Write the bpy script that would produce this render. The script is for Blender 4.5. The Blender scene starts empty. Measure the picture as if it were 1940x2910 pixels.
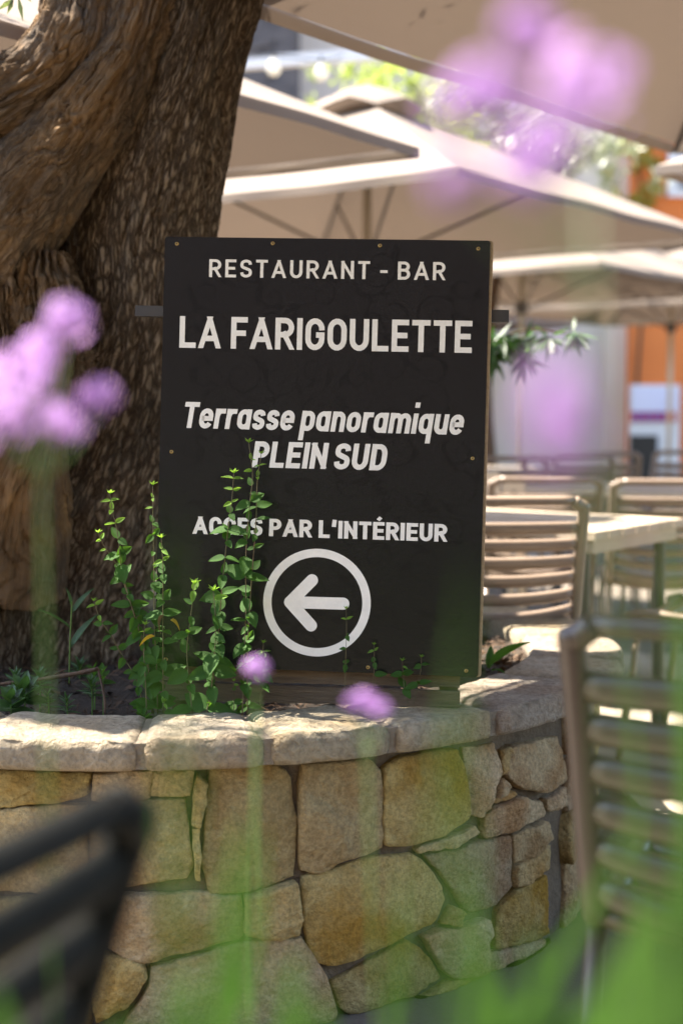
import bpy, math, random
import numpy as np
from mathutils import Vector, Matrix

random.seed(7); rng = np.random.default_rng(11)
S = bpy.context.scene
COL = S.collection
rad = math.radians

# ------------------------------------------------------------------ camera
CAMZ = 1.145
FPX = 50 / 24 * 1940                       # focal length in photo pixels
PITCH = math.atan(300 / FPX)
cam_d = bpy.data.cameras.new('camera'); cam = bpy.data.objects.new('camera', cam_d); COL.objects.link(cam)
cam.location = (0, 0, CAMZ); cam.rotation_euler = (math.pi / 2 - PITCH, 0, 0)
cam_d.sensor_fit = 'HORIZONTAL'; cam_d.sensor_width = 24; cam_d.lens = 50
cam_d.clip_start = .02; cam_d.clip_end = 500
cam_d.dof.use_dof = True; cam_d.dof.focus_distance = 2.98; cam_d.dof.aperture_fstop = 1.9
S.camera = cam

# ------------------------------------------------------------------ light
SUN_EL, SUN_AZ = 60.0, 290.0               # azimuth of the sun, degrees clockwise from +Y (camera looks along +Y)
w = bpy.data.worlds.new('World'); S.world = w; w.use_nodes = True
nt = w.node_tree; bg = nt.nodes['Background']
sky = nt.nodes.new('ShaderNodeTexSky'); sky.sky_type = 'NISHITA'; sky.sun_disc = False
sky.sun_elevation = rad(SUN_EL); sky.sun_rotation = rad(SUN_AZ)
nt.links.new(sky.outputs[0], bg.inputs[0]); bg.inputs[1].default_value = .11
sd = bpy.data.lights.new('sun', 'SUN'); sun = bpy.data.objects.new('sun', sd); COL.objects.link(sun)
sd.energy = 5.0; sd.angle = rad(.53); sd.color = (1, .93, .82)
_e, _a = rad(SUN_EL), rad(SUN_AZ)
SUNV = Vector((math.cos(_e) * math.sin(_a), math.cos(_e) * math.cos(_a), math.sin(_e)))
sun.rotation_euler = SUNV.to_track_quat('Z', 'Y').to_euler(); sun.location = SUNV * 30

S.view_settings.view_transform = 'Standard'; S.view_settings.look = 'None'
S.view_settings.exposure = 2.55; S.view_settings.gamma = 1
S.render.engine = 'CYCLES'
S.cycles.use_denoising = True; S.cycles.max_bounces = 10; S.cycles.diffuse_bounces = 6
S.cycles.transmission_bounces = 6; S.cycles.transparent_max_bounces = 8
S.cycles.caustics_reflective = False; S.cycles.caustics_refractive = False
S.cycles.sample_clamp_indirect = 8

# ------------------------------------------------------------------ pixels -> places
FW = np.array([0, math.cos(PITCH), -math.sin(PITCH)]); UP = np.array([0, math.sin(PITCH), math.cos(PITCH)])
CP = np.array([0, 0, CAMZ])
def ray(px, py): return np.array([1., 0, 0]) * (px - 970) / FPX + UP * (1455 - py) / FPX + FW
def at_y(px, py, y): r = ray(px, py); return CP + r * (y / r[1])
def at_z(px, py, z): r = ray(px, py); return CP + r * ((z - CAMZ) / r[2])
def pxm(y): return y / FPX                  # metres per photo pixel at depth y

# ------------------------------------------------------------------ noise
_perm = rng.permutation(4096)
_val = rng.random(4096) * 2 - 1
def vnoise(p):
    p = np.asarray(p, float); i = np.floor(p).astype(int); f = p - i; f = f * f * f * (f * (f * 6 - 15) + 10)
    def h(a, b, c): return _val[_perm[(_perm[(_perm[a & 4095] + b) & 4095] + c) & 4095]]
    x, y, z = i[..., 0], i[..., 1], i[..., 2]; fx, fy, fz = f[..., 0], f[..., 1], f[..., 2]
    r = 0
    for dx in (0, 1):
        for dy in (0, 1):
            for dz in (0, 1):
                r = r + h(x + dx, y + dy, z + dz) * (fx if dx else 1 - fx) * (fy if dy else 1 - fy) * (fz if dz else 1 - fz)
    return r
def fbm(p, o=4, g=.5):
    p = np.asarray(p, float); r = 0; a = 1; s = 0
    for k in range(o): r = r + a * vnoise(p * 2 ** k + k * 17.3); s += a; a *= g
    return r / s

# ------------------------------------------------------------------ materials
def mat(name, base=(.5, .5, .5), rough=.6, var=None, scale=8, bump=0, bscale=30, spec=.5, trans=0, tcol=None,
        metal=0, coords='Object', stretch=(1, 1, 1), detail=6, mottle=None, mscale=2, uvmap=None, coat=0, speck=0, kscale=90):
    """procedural surface: base colour broken up by noise, fine relief by bump, optional translucency"""
    m = bpy.data.materials.new(name); m.use_nodes = True; t = m.node_tree; N = t.nodes; L = t.links
    b = N['Principled BSDF']; out = N['Material Output']
    b.inputs['Base Color'].default_value = (*base, 1); b.inputs['Roughness'].default_value = rough
    b.inputs['Specular IOR Level'].default_value = spec; b.inputs['Metallic'].default_value = metal
    b.inputs['Coat Weight'].default_value = coat
    tc = N.new('ShaderNodeTexCoord'); mp = N.new('ShaderNodeMapping'); mp.inputs['Scale'].default_value = stretch
    L.new(tc.outputs[coords], mp.inputs[0]); vec = mp.outputs[0]
    col = None
    if var is not None:
        n = N.new('ShaderNodeTexNoise'); n.inputs['Scale'].default_value = scale; n.inputs['Detail'].default_value = detail
        n.inputs['Roughness'].default_value = .62; L.new(vec, n.inputs['Vector'])
        r = N.new('ShaderNodeValToRGB'); L.new(n.outputs['Fac'], r.inputs[0])
        r.color_ramp.elements[0].position = .3; r.color_ramp.elements[1].position = .7
        r.color_ramp.elements[0].color = (*base, 1); r.color_ramp.elements[1].color = (*var, 1)
        col = r.outputs[0]
        if mottle is not None:
            n2 = N.new('ShaderNodeTexNoise'); n2.inputs['Scale'].default_value = mscale; n2.inputs['Detail'].default_value = 4
            L.new(vec, n2.inputs['Vector'])
            r2 = N.new('ShaderNodeValToRGB'); L.new(n2.outputs['Fac'], r2.inputs[0])
            r2.color_ramp.elements[0].position = .48; r2.color_ramp.elements[1].position = .66
            r2.color_ramp.elements[0].color = (0, 0, 0, 1); r2.color_ramp.elements[1].color = (1, 1, 1, 1)
            mx = N.new('ShaderNodeMix'); mx.data_type = 'RGBA'; L.new(r2.outputs[0], mx.inputs[0])
            L.new(col, mx.inputs[6]); mx.inputs[7].default_value = (*mottle, 1); col = mx.outputs[2]
        if speck:
            n3 = N.new('ShaderNodeTexNoise'); n3.inputs['Scale'].default_value = kscale; n3.inputs['Detail'].default_value = 5; n3.inputs['Roughness'].default_value = .7; L.new(vec, n3.inputs['Vector'])
            m3 = N.new('ShaderNodeMapRange'); m3.inputs[1].default_value = .36; m3.inputs[2].default_value = .6; m3.inputs[3].default_value = 1 - speck; m3.inputs[4].default_value = 1 + speck * .35; L.new(n3.outputs['Fac'], m3.inputs[0])
            v3 = N.new('ShaderNodeVectorMath'); v3.operation = 'SCALE'; L.new(col, v3.inputs[0]); L.new(m3.outputs[0], v3.inputs['Scale']); col = v3.outputs[0]
        L.new(col, b.inputs['Base Color'])
    if bump:
        n = N.new('ShaderNodeTexNoise'); n.inputs['Scale'].default_value = bscale; n.inputs['Detail'].default_value = 8
        n.inputs['Roughness'].default_value = .65; L.new(vec, n.inputs['Vector'])
        bp = N.new('ShaderNodeBump'); bp.inputs['Strength'].default_value = min(1, bump); bp.inputs['Distance'].default_value = .02 * max(1, bump)
        L.new(n.outputs['Fac'], bp.inputs['Height']); L.new(bp.outputs[0], b.inputs['Normal'])
    if trans:
        tr = N.new('ShaderNodeBsdfTranslucent'); tr.inputs[0].default_value = (*(tcol or base), 1)
        ms = N.new('ShaderNodeMixShader'); ms.inputs[0].default_value = trans
        L.new(b.outputs[0], ms.inputs[1]); L.new(tr.outputs[0], ms.inputs[2]); L.new(ms.outputs[0], out.inputs[0])
    return m

def tint_by_object(m, amount=.35):
    """each piece of a wall gets its own tone from its random number"""
    t = m.node_tree; N = t.nodes; L = t.links; b = N['Principled BSDF']
    src = b.inputs['Base Color'].links[0].from_socket
    oi = N.new('ShaderNodeObjectInfo'); h = N.new('ShaderNodeHueSaturation')
    m1 = N.new('ShaderNodeMapRange'); m1.inputs[3].default_value = 1 - amount; m1.inputs[4].default_value = 1 + amount
    L.new(oi.outputs['Random'], m1.inputs[0]); L.new(m1.outputs[0], h.inputs['Value'])
    mu = N.new('ShaderNodeMath'); mu.operation = 'MULTIPLY'; mu.inputs[1].default_value = 7.31; L.new(oi.outputs['Random'], mu.inputs[0])
    fr = N.new('ShaderNodeMath'); fr.operation = 'FRACT'; L.new(mu.outputs[0], fr.inputs[0])
    m2 = N.new('ShaderNodeMapRange'); m2.inputs[3].default_value = .92; m2.inputs[4].default_value = 1.25
    L.new(fr.outputs[0], m2.inputs[0]); L.new(m2.outputs[0], h.inputs['Saturation'])
    m3 = N.new('ShaderNodeMapRange'); m3.inputs[3].default_value = .488; m3.inputs[4].default_value = .51
    L.new(fr.outputs[0], m3.inputs[0]); L.new(m3.outputs[0], h.inputs['Hue'])
    L.new(src, h.inputs['Color']); L.new(h.outputs[0], b.inputs['Base Color'])
    return m

M = {}
M['stone'] = tint_by_object(mat('stone', (.44, .315, .165), .9, (.68, .54, .31), 11, 1.6, 60, mottle=(.44, .27, .115), mscale=6, spec=.2, detail=10, speck=.3, kscale=110), .24)
M['coping'] = tint_by_object(mat('coping_stone', (.54, .46, .35), .88, (.36, .295, .21), 12, 1.4, 70, mottle=(.44, .34, .23), mscale=8, spec=.2, detail=10, speck=.28, kscale=70), .1)
M['mortar'] = mat('mortar', (.1, .072, .045), .95, (.19, .14, .09), 20, .8, 80)
M['mortar_pale'] = mat('pale_mortar', (.3, .24, .17), .95, (.2, .16, .115), 30, .8, 90)
M['soil'] = mat('soil', (.028, .019, .012), .95, (.06, .042, .026), 25, 1, 60)
M['paving'] = mat('paving_stone', (.36, .3, .225), .85, (.28, .23, .17), 3, .5, 30, mottle=(.18, .15, .11), mscale=.8)
M['ground'] = mat('terrace_gravel', (.15, .12, .09), .95, (.1, .08, .06), 4, .6, 40, mottle=(.08, .07, .05), mscale=.5)
M['bed_soil'] = mat('bed_soil', (.03, .026, .016), .95, (.055, .045, .03), 15, 1, 40)
M['fabric'] = mat('parasol_fabric', (.245, .2, .162), .9, (.22, .18, .147), 1.5, .08, 300, spec=.1, trans=.12, tcol=(.19, .14, .105))
M['pole'] = mat('pole_metal', (.5, .44, .35), .4, (.45, .4, .32), 5, metal=.3)
M['rib'] = mat('rib_metal', (.07, .055, .045), .45, (.05, .04, .035), 8)
M['chair'] = mat('chair_paint_lit', (.26, .195, .145), .3, (.23, .17, .127), 30, .04, 250)  # paint lightened to stand in for sun on the slats
M['chair_shaded'] = mat('chair_paint_shaded', (.07, .048, .035), .36, (.06, .04, .029), 30, .04, 250)  # the same chair paint darkened to stand in for shade
M['chair_dark_shaded'] = mat('chair_paint_dark_shaded', (.008, .008, .0065), .6, (.006, .006, .005), 30, .04, 250, spec=.12)  # blackish paint, taken darker still in place of shade
M['cream'] = mat('cream_plastic', (.72, .62, .48), .5, (.66, .57, .44), 6)
M['table'] = mat('table_wood', (.52, .42, .31), .6, (.42, .33, .24), 10, .2, 60, stretch=(1, 8, 1))
M['screw'] = mat('brass_screw', (.62, .43, .17), .35, (.5, .33, .12), 60, metal=.9)
M['screw_dark'] = mat('screw_slot', (.03, .025, .02), .8)
M['vinyl'] = mat('cream_lettering', (.88, .84, .76), .5, (.83, .79, .71), 12, .05, 200, speck=.06, kscale=40)
M['ply'] = mat('plywood', (.5, .37, .22), .8, (.33, .23, .14), 12, .4, 60, stretch=(1, 1, 14))
M['board'] = mat('weathered_board', (.26, .18, .105), .85, (.12, .08, .05), 7, .8, 40, stretch=(1, 1, 12))
M['bracket'] = mat('bracket_metal', (.035, .033, .032), .45, (.05, .045, .042), 20, .1, 100)
M['leaf'] = mat('herb_leaf', (.03, .085, .011), .62, (.055, .125, .02), 14, .25, 110, trans=.35, tcol=(.12, .27, .02), spec=.22)
M['leaf_tip'] = mat('herb_leaf_tip', (.13, .25, .03), .6, (.17, .3, .04), 14, .25, 110, spec=.25, trans=.42, tcol=(.36, .6, .06))  # paler tone for the leaves at the sprig tops
M['leaf_dark'] = mat('shrub_leaf', (.03, .075, .02), .4, (.05, .1, .03), 14, .2, 60, trans=.3, tcol=(.09, .2, .03))
M['leaf_yellow'] = mat('yellow_leaf', (.6, .4, .02), .6, (.45, .25, .03), 20, trans=.3, tcol=(.6, .4, .02))
M['leaf_brown'] = mat('dead_leaf', (.17, .085, .03), .85, (.1, .05, .02), 30, .4, 60)
M['twig'] = mat('twig_bark', (.13, .075, .04), .85, (.07, .04, .025), 40, .6, 120)
M['litter'] = mat('dry_litter', (.12, .065, .032), .9, (.035, .022, .013), 9, .3, 100)
M['stem'] = mat('herb_stem', (.13, .075, .035), .6, (.09, .1, .03), 20)
M['stem_green'] = mat('green_stem', (.1, .19, .03), .5, (.13, .2, .04), 20, trans=.2, tcol=(.2, .4, .05))
M['petal'] = mat('purple_petal', (.46, .25, .53), .6, (.56, .35, .62), 60, trans=.5, tcol=(.54, .32, .6))
M['blade'] = mat('green_blade', (.022, .055, .009), .55, (.04, .08, .014), 9, trans=.4, tcol=(.06, .135, .02), spec=.3)
M['olive_leaf'] = mat('olive_leaf', (.15, .18, .085), .5, (.1, .13, .055), 5, trans=.3, tcol=(.34, .42, .1))
M['silver_leaf'] = mat('silver_olive_leaf', (.36, .37, .27), .45, (.26, .28, .18), 5, trans=.25, tcol=(.4, .46, .2))
M['lime_leaf'] = mat('yellow_green_leaf', (.27, .32, .08), .5, (.2, .25, .06), 5, trans=.4, tcol=(.5, .6, .1))
M['vine_leaf'] = mat('autumn_vine_leaf', (.45, .3, .05), .5, (.2, .27, .06), 9, trans=.4, tcol=(.65, .5, .08))
M['plaster'] = mat('beige_plaster', (.7, .61, .53), .9, (.65, .56, .485), .8, .15, 25)
M['plaster_pale'] = mat('cream_plaster', (.72, .63, .51), .9, (.67, .58, .47), 1, .15, 25)  # slightly paler plaster for the right strip of wall
M['dark_stone'] = mat('dark_rubble_stone', (.055, .048, .05), .9, (.14, .12, .115), 2.2, 1, 6)
M['orange'] = mat('orange_plaster', (.66, .18, .04), .9, (.7, .21, .05), 1.2, .15, 25)
M['white_paint'] = mat('white_paint', (.78, .77, .76), .5, (.72, .71, .71), 2)
M['lilac_print'] = mat('poster_print', (.62, .62, .78), .5, (.72, .72, .84), 1.5)
M['red_print'] = mat('red_print', (.5, .03, .05), .5, (.42, .03, .05), 3)
M['blue_print'] = mat('blue_print', (.1, .1, .4), .5, (.12, .12, .45), 3)
M['black_void'] = mat('black_shop_opening', (.012, .011, .011), .4, (.016, .015, .014), 3)
M['glass'] = mat('window_glass', (.2, .22, .25), .08, (.25, .27, .3), 1, spec=.8)
M['bulb'] = mat('bulb_glass', (.85, .82, .75), .15, (.8, .78, .7), 3, trans=.4, tcol=(.9, .85, .75))
M['wire'] = mat('black_wire', (.03, .03, .03), .5, (.04, .04, .04), 3)
M['hedge'] = mat('hedge_leaf', (.04, .095, .02), .5, (.07, .14, .03), 6, trans=.3, tcol=(.1, .25, .03))
M['concrete'] = mat('parasol_base_concrete', (.3, .29, .27), .9, (.24, .23, .21), 8, .4, 60)

def make_bark():
    m = bpy.data.materials.new('olive_bark'); m.use_nodes = True; t = m.node_tree; N = t.nodes; L = t.links; b = N['Principled BSDF']
    b.inputs['Roughness'].default_value = .9; b.inputs['Specular IOR Level'].default_value = .2
    uv = N.new('ShaderNodeUVMap'); uv.uv_map = 'bark'
    def noise(scale, detail, stretch, rough=.6):
        q = N.new('ShaderNodeMapping'); q.inputs['Scale'].default_value = (1, stretch, 1); L.new(uv.outputs[0], q.inputs[0])
        n = N.new('ShaderNodeTexNoise'); n.inputs['Scale'].default_value = scale; n.inputs['Detail'].default_value = detail; n.inputs['Roughness'].default_value = rough
        L.new(q.outputs[0], n.inputs['Vector']); return n.outputs['Fac'], n.outputs['Color'], q.outputs[0]
    def math_(op, a, b2=None, c=None, clamp=False):
        n = N.new('ShaderNodeMath'); n.operation = op; n.use_clamp = clamp
        for i, v in enumerate((a, b2, c)):
            if v is None: continue
            if isinstance(v, (int, float)): n.inputs[i].default_value = v
            else: L.new(v, n.inputs[i])
        return n.outputs[0]
    def rng_(v, lo, hi):
        n = N.new('ShaderNodeMapRange'); n.inputs[1].default_value = lo; n.inputs[2].default_value = hi; L.new(v, n.inputs[0]); return n.outputs[0]
    f1, c1, _ = noise(40, 6, .3)
    _, _, v1 = noise(1, 0, .22)
    add = N.new('ShaderNodeVectorMath'); add.operation = 'MULTIPLY_ADD'; add.inputs[1].default_value = (.042, .03, .034); L.new(c1, add.inputs[0]); L.new(v1, add.inputs[2])
    vo = N.new('ShaderNodeTexVoronoi'); vo.feature = 'DISTANCE_TO_EDGE'; vo.inputs['Scale'].default_value = 76; vo.inputs['Randomness'].default_value = 1; L.new(add.outputs[0], vo.inputs['Vector'])
    plate = math_('POWER', rng_(vo.outputs['Distance'], .0, .34), .7)
    grain, _, _ = noise(140, 8, .35, .7)
    fibre, _, _ = noise(150, 7, .045, .6)
    broad, _, _ = noise(9, 5, .5)
    at = N.new('ShaderNodeAttribute'); at.attribute_name = 'rough_bark'; R_ = at.outputs['Fac']
    k1 = rng_(R_, .45, .9)                                # 0 bare fibrous wood .. 1 plated bark
    hp = math_('MULTIPLY_ADD', grain, .8, plate); hf = math_('MULTIPLY', fibre, 1.5)
    mh = N.new('ShaderNodeMix'); mh.data_type = 'FLOAT'; L.new(k1, mh.inputs[0]); L.new(hf, mh.inputs[2]); L.new(hp, mh.inputs[3]); hh = mh.outputs[0]
    bp = N.new('ShaderNodeBump'); bp.inputs['Distance'].default_value = .013; bp.inputs['Strength'].default_value = 1
    L.new(hh, bp.inputs['Height']); L.new(bp.outputs[0], b.inputs['Normal'])
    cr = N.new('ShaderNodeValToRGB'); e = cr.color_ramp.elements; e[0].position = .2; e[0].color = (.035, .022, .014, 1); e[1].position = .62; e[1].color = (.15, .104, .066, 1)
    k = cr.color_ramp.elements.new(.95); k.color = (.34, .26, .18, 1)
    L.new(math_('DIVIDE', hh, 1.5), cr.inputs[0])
    inv = math_('SUBTRACT', 1.0, k1)
    mm = math_('MULTIPLY', rng_(broad, .4, .68), math_('MULTIPLY_ADD', inv, .75, .12), clamp=True)
    mx = N.new('ShaderNodeMix'); mx.data_type = 'RGBA'; L.new(mm, mx.inputs[0]); L.new(cr.outputs[0], mx.inputs[6]); mx.inputs[7].default_value = (.34, .19, .075, 1)
    # weathered grey and darker patches
    p1, _, _ = noise(5.5, 6, .6, .65); p2, _, _ = noise(13, 6, .5, .65)
    g1 = N.new('ShaderNodeMix'); g1.data_type = 'RGBA'; L.new(math_('MULTIPLY', rng_(p2, .52, .7), .45), g1.inputs[0]); L.new(mx.outputs[2], g1.inputs[6]); g1.inputs[7].default_value = (.17, .15, .125, 1)
    mx = N.new('ShaderNodeMix'); mx.data_type = 'RGBA'; L.new(math_('MULTIPLY', rng_(p1, .5, .66), .5), mx.inputs[0]); L.new(g1.outputs[2], mx.inputs[6]); mx.inputs[7].default_value = (.03, .02, .013, 1)
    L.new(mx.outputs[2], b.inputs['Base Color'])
    return m
M['bark'] = make_bark()

def make_sign_black():
    m = mat('black_sign_print', (.0065, .006, .0068), .2, (.0085, .008, .0085), 3, .06, 90, spec=.4)
    return m
M['sign'] = make_sign_black()
M['damask'] = mat('damask_print', (.0048, .0044, .005), .25, (.0055, .005, .0055), 5, .06, 90, spec=.34)

# ------------------------------------------------------------------ objects
def tag(o, label=None, cat=None, group=None, kind=None):
    if label: o['label'] = label
    if cat: o['category'] = cat
    if group: o['group'] = group
    if kind: o['kind'] = kind
    return o
def link(o, parent=None):
    COL.objects.link(o)
    if parent is not None:
        o.parent = parent
        o.matrix_parent_inverse = Matrix.Identity(4)
    return o
def empty(name, loc=(0, 0, 0), label=None, cat=None, group=None):
    o = bpy.data.objects.new(name, None); o.location = [float(v) for v in loc]; o.empty_display_size = .05
    COL.objects.link(o); return tag(o, label, cat, group)
class MB:
    def __init__(s): s.v = []; s.f = []
    def add(s, vs, fs):
        k = len(s.v); s.v += [tuple(map(float, p)) for p in vs]; s.f += [tuple(i + k for i in f) for f in fs]; return s
    def box(s, a, b):
        (x0, y0, z0), (x1, y1, z1) = a, b
        return s.add([(x0, y0, z0), (x1, y0, z0), (x1, y1, z0), (x0, y1, z0), (x0, y0, z1), (x1, y0, z1), (x1, y1, z1), (x0, y1, z1)],
                     [(0, 3, 2, 1), (4, 5, 6, 7), (0, 1, 5, 4), (1, 2, 6, 5), (2, 3, 7, 6), (3, 0, 4, 7)])
    def tube(s, path, r, n=8, flat=1, ref=None, cap=True):
        """sweep a round (flat=1) or flattened section along a path; r a number or one per point"""
        P = np.array(path, float); m = len(P); R = np.full(m, r, float) if np.isscalar(r) else np.array(r, float)
        T = np.gradient(P, axis=0); T /= np.linalg.norm(T, axis=1)[:, None] + 1e-12
        up = np.array(ref if ref is not None else ((0, 0, 1) if abs(T[0][2]) < .9 else (0, 1, 0)), float)
        vs = []
        for i in range(m):
            a = np.cross(up, T[i]); a /= np.linalg.norm(a) + 1e-12; b = np.cross(T[i], a)
            if ref is None: up = b
            for k in range(n):
                t = 2 * math.pi * (k + .5) / n; vs.append(P[i] + R[i] * (a * math.cos(t) + b * math.sin(t) * flat))
        fs = [(i * n + k, i * n + (k + 1) % n, (i + 1) * n + (k + 1) % n, (i + 1) * n + k) for i in range(m - 1) for k in range(n)]
        if cap: fs += [tuple(range(n))[::-1], tuple(range((m - 1) * n, m * n))]
        return s.add(vs, fs)
    def mesh(s, name, m, smooth=False):
        me = bpy.data.meshes.new(name); me.from_pydata(s.v, [], s.f); me.update()
        if m: me.materials.append(m)
        if smooth: me.polygons.foreach_set('use_smooth', [True] * len(me.polygons))
        return me
    def build(s, name, m, parent=None, smooth=False, world=False):
        """world=True: the vertices are world coordinates under an unrotated parent"""
        if world and parent is not None:
            l = parent.matrix_basis.translation
            pp = parent.parent
            l = Vector(parent.location) + (Vector(pp.location) if pp else Vector())
            s.v = [(x - l[0], y - l[1], z - l[2]) for x, y, z in s.v]
        o = bpy.data.objects.new(name, s.mesh(name, m, smooth)); return link(o, parent)
def put(name, me, parent=None, mtx=None):
    o = bpy.data.objects.new(name, me); link(o, parent)
    if mtx is not None: o.matrix_basis = mtx
    return o
def copy_tree(o, parent=None):
    c = o.copy(); COL.objects.link(c)
    if parent is not None: c.parent = parent; c.matrix_parent_inverse = Matrix.Identity(4)
    for ch in list(o.children): copy_tree(ch, c)
    return c
def catmull(pts, n=6):
    P = np.array(pts, float); P = np.vstack([2 * P[0] - P[1], P, 2 * P[-1] - P[-2]]); out = []
    for i in range(1, len(P) - 2):
        for k in range(n):
            t = k / n; a, b, c, d = P[i - 1:i + 3]
            out.append(.5 * (2 * b + (c - a) * t + (2 * a - 5 * b + 4 * c - d) * t * t + (3 * b - a - 3 * c + d) * t ** 3))
    out.append(P[-2]); return np.array(out)

# ================================================================== the ground
GZ = -.1
g = MB()
g.add([(-60, -60, GZ), (60, -60, GZ), (60, 80, GZ), (-60, 80, GZ)], [(0, 1, 2, 3)])
tag(g.build('ground', M['ground']), kind='structure')
# paving slabs right of the planter, others added pale to bounce light onto its wall
PLC = np.array([-.45, 3.86]); R_OUT, R_IN, R_WALL, Z_TOP, Z_BOT = 1.2, .955, 1.135, .51, .447
GZ = -.1                                     # terrace floor
paving = bpy.data.objects['ground']
slab_meshes = []
for k in range(5):
    b = MB(); s = .298; q = []
    base = [(-s, -s), (s, -s), (s, s), (-s, s)]
    top = [(x * (1 - .012) + rng.normal() * .003, y * (1 - .012) + rng.normal() * .003) for x, y in base]
    b.add([(x, y, -.02) for x, y in base] + [(x, y, .014) for x, y in base] + [(x, y, .02 + rng.normal() * .001) for x, y in top],
          [(0, 1, 5, 4), (1, 2, 6, 5), (2, 3, 7, 6), (3, 0, 4, 7), (4, 5, 9, 8), (5, 6, 10, 9), (6, 7, 11, 10), (7, 4, 8, 11), (8, 9, 10, 11)])
    slab_meshes.append(b.mesh('paving_slab', M['paving']))
for i in range(-5, 10):
    for j in range(2, 12):
        x, y = .3 + i * .61 + .3 * (j % 2), j * .61
        if y > 5.4 and (x / y > .42 or x / y < .05): continue
        if math.hypot(x - PLC[0], y - PLC[1]) < 1.52 or y < 1.4 or x > 3: continue
        put('paving_slab', slab_meshes[(i * 7 + j * 3) % 5], paving, Matrix.Translation((x, y, GZ)) @ Matrix.Rotation((i + j) % 4 * math.pi / 2, 4, 'Z'))
b = MB(); b.add([(-1.3, .15, GZ + .004), (1.4, .15, GZ + .004), (1.4, 1.05, GZ + .004), (-1.3, 1.05, GZ + .004)], [(0, 1, 2, 3)])
tag(b.build('flower_bed', M['bed_soil']), kind='structure')

# ================================================================== planter: round stone wall
planter = empty('planter_wall', (PLC[0], PLC[1], 0), 'round dry stone planter wall with pale coping around the old tree', 'wall')
def cyl(px, py, R):
    """where a pixel's ray meets the near side of the cylinder: angle, height"""
    r = ray(px, py); ox, oy = CP[0] - PLC[0], CP[1] - PLC[1]
    A = r[0] ** 2 + r[1] ** 2; B = 2 * (ox * r[0] + oy * r[1]); Cc = ox * ox + oy * oy - R * R
    D = B * B - 4 * A * Cc
    t = (-B - math.sqrt(max(D, 0))) / (2 * A); P = CP + r * t
    return math.atan2(P[0] - PLC[0], -(P[1] - PLC[1])), P[2]
core = MB(); n = 96; prof = [(R_WALL - .024, GZ), (R_WALL - .024, Z_BOT + .004), (R_IN + .02, Z_BOT + .004), (R_IN + .02, .3)]
vs = [(R * math.sin(2 * math.pi * k / n), -R * math.cos(2 * math.pi * k / n), z) for R, z in prof for k in range(n)]
core.add(vs, [(j * n + k, j * n + (k + 1) % n, (j + 1) * n + (k + 1) % n, (j + 1) * n + k) for j in range(3) for k in range(n)])
core.build('wall_core', M['mortar'], planter)

def make_stone(poly, seed, gap=-.0026, bulge=.011, N=56):
    """poly: (arc metres, height) outline; returns a rough faced block bulging out of the wall"""
    P = np.array(poly, float); c = P.mean(0)
    seg = np.roll(P, -1, 0) - P; L = np.linalg.norm(seg, axis=1); per = L.sum(); pts = []
    cum = np.concatenate([[0], np.cumsum(L)])
    for k in range(N):
        d = per * k / N; i = min(np.searchsorted(cum, d, 'right') - 1, len(P) - 1); pts.append(P[i] + seg[i] * ((d - cum[i]) / (L[i] + 1e-9)))
    Q = np.array(pts); Q = .05 * np.roll(Q, 1, 0) + .9 * Q + .05 * np.roll(Q, -1, 0)
    d = Q - c; r = np.linalg.norm(d, axis=1)[:, None]; Q = c + d * (1 - np.minimum(gap / (r + 1e-9), .3))
    wob = np.stack([fbm(np.c_[Q * 28, np.full(N, seed + k * 9.1)], 3) for k in (0, 1)], 1); Q = Q + wob * .0055
    rings = [(1.0, -.045), (1.0, -.009), (.994, .0), (.982, .0035), (.955, .005), (.9, .006), (.82, .007), (.72, .0075), (.6, .008), (.47, .008), (.33, .008), (.19, .008), (.07, .008)]
    V = []; ext = np.abs(Q - c).max(0)
    off = rng.normal() * .005
    pl = [(rng.uniform(.0, .012), rng.normal(size=2) * .16) for _ in range(6)] + [(0., rng.normal(size=2) * .03)]
    for s, h in rings:
        R2 = c + (Q - c) * s
        if h > -.02:
            cl = np.min([a0 + (R2 - c) @ g0 for a0, g0 in pl], axis=0)
            rough = fbm(np.c_[R2 * 18, np.full(N, seed)], 5, .62) * .011 - np.abs(fbm(np.c_[R2 * 42, np.full(N, seed + 40)], 4)) * .009
            depth = h + off + np.maximum(cl, -.012) + rough
        else: depth = np.full(N, h)
        V.append(np.c_[R2, depth])
    cc = np.array([[c[0], c[1], V[-1][:, 2].mean()]]); V = np.vstack(V + [cc])
    th = V[:, 0] / R_WALL; Rr = R_WALL + V[:, 2]
    W = np.c_[Rr * np.sin(th), -Rr * np.cos(th), np.maximum(V[:, 1], GZ)]
    F = [(j * N + k, j * N + (k + 1) % N, (j + 1) * N + (k + 1) % N, (j + 1) * N + k) for j in range(len(rings) - 1) for k in range(N)]
    F += [((len(rings) - 1) * N + k, (len(rings) - 1) * N + (k + 1) % N, len(rings) * N) for k in range(N)]
    b = MB(); b.add(W, F); o = b.build('stone', M['stone'], planter)
    o.data.polygons.foreach_set('use_smooth', [True] * len(o.data.polygons))
    return o
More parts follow.
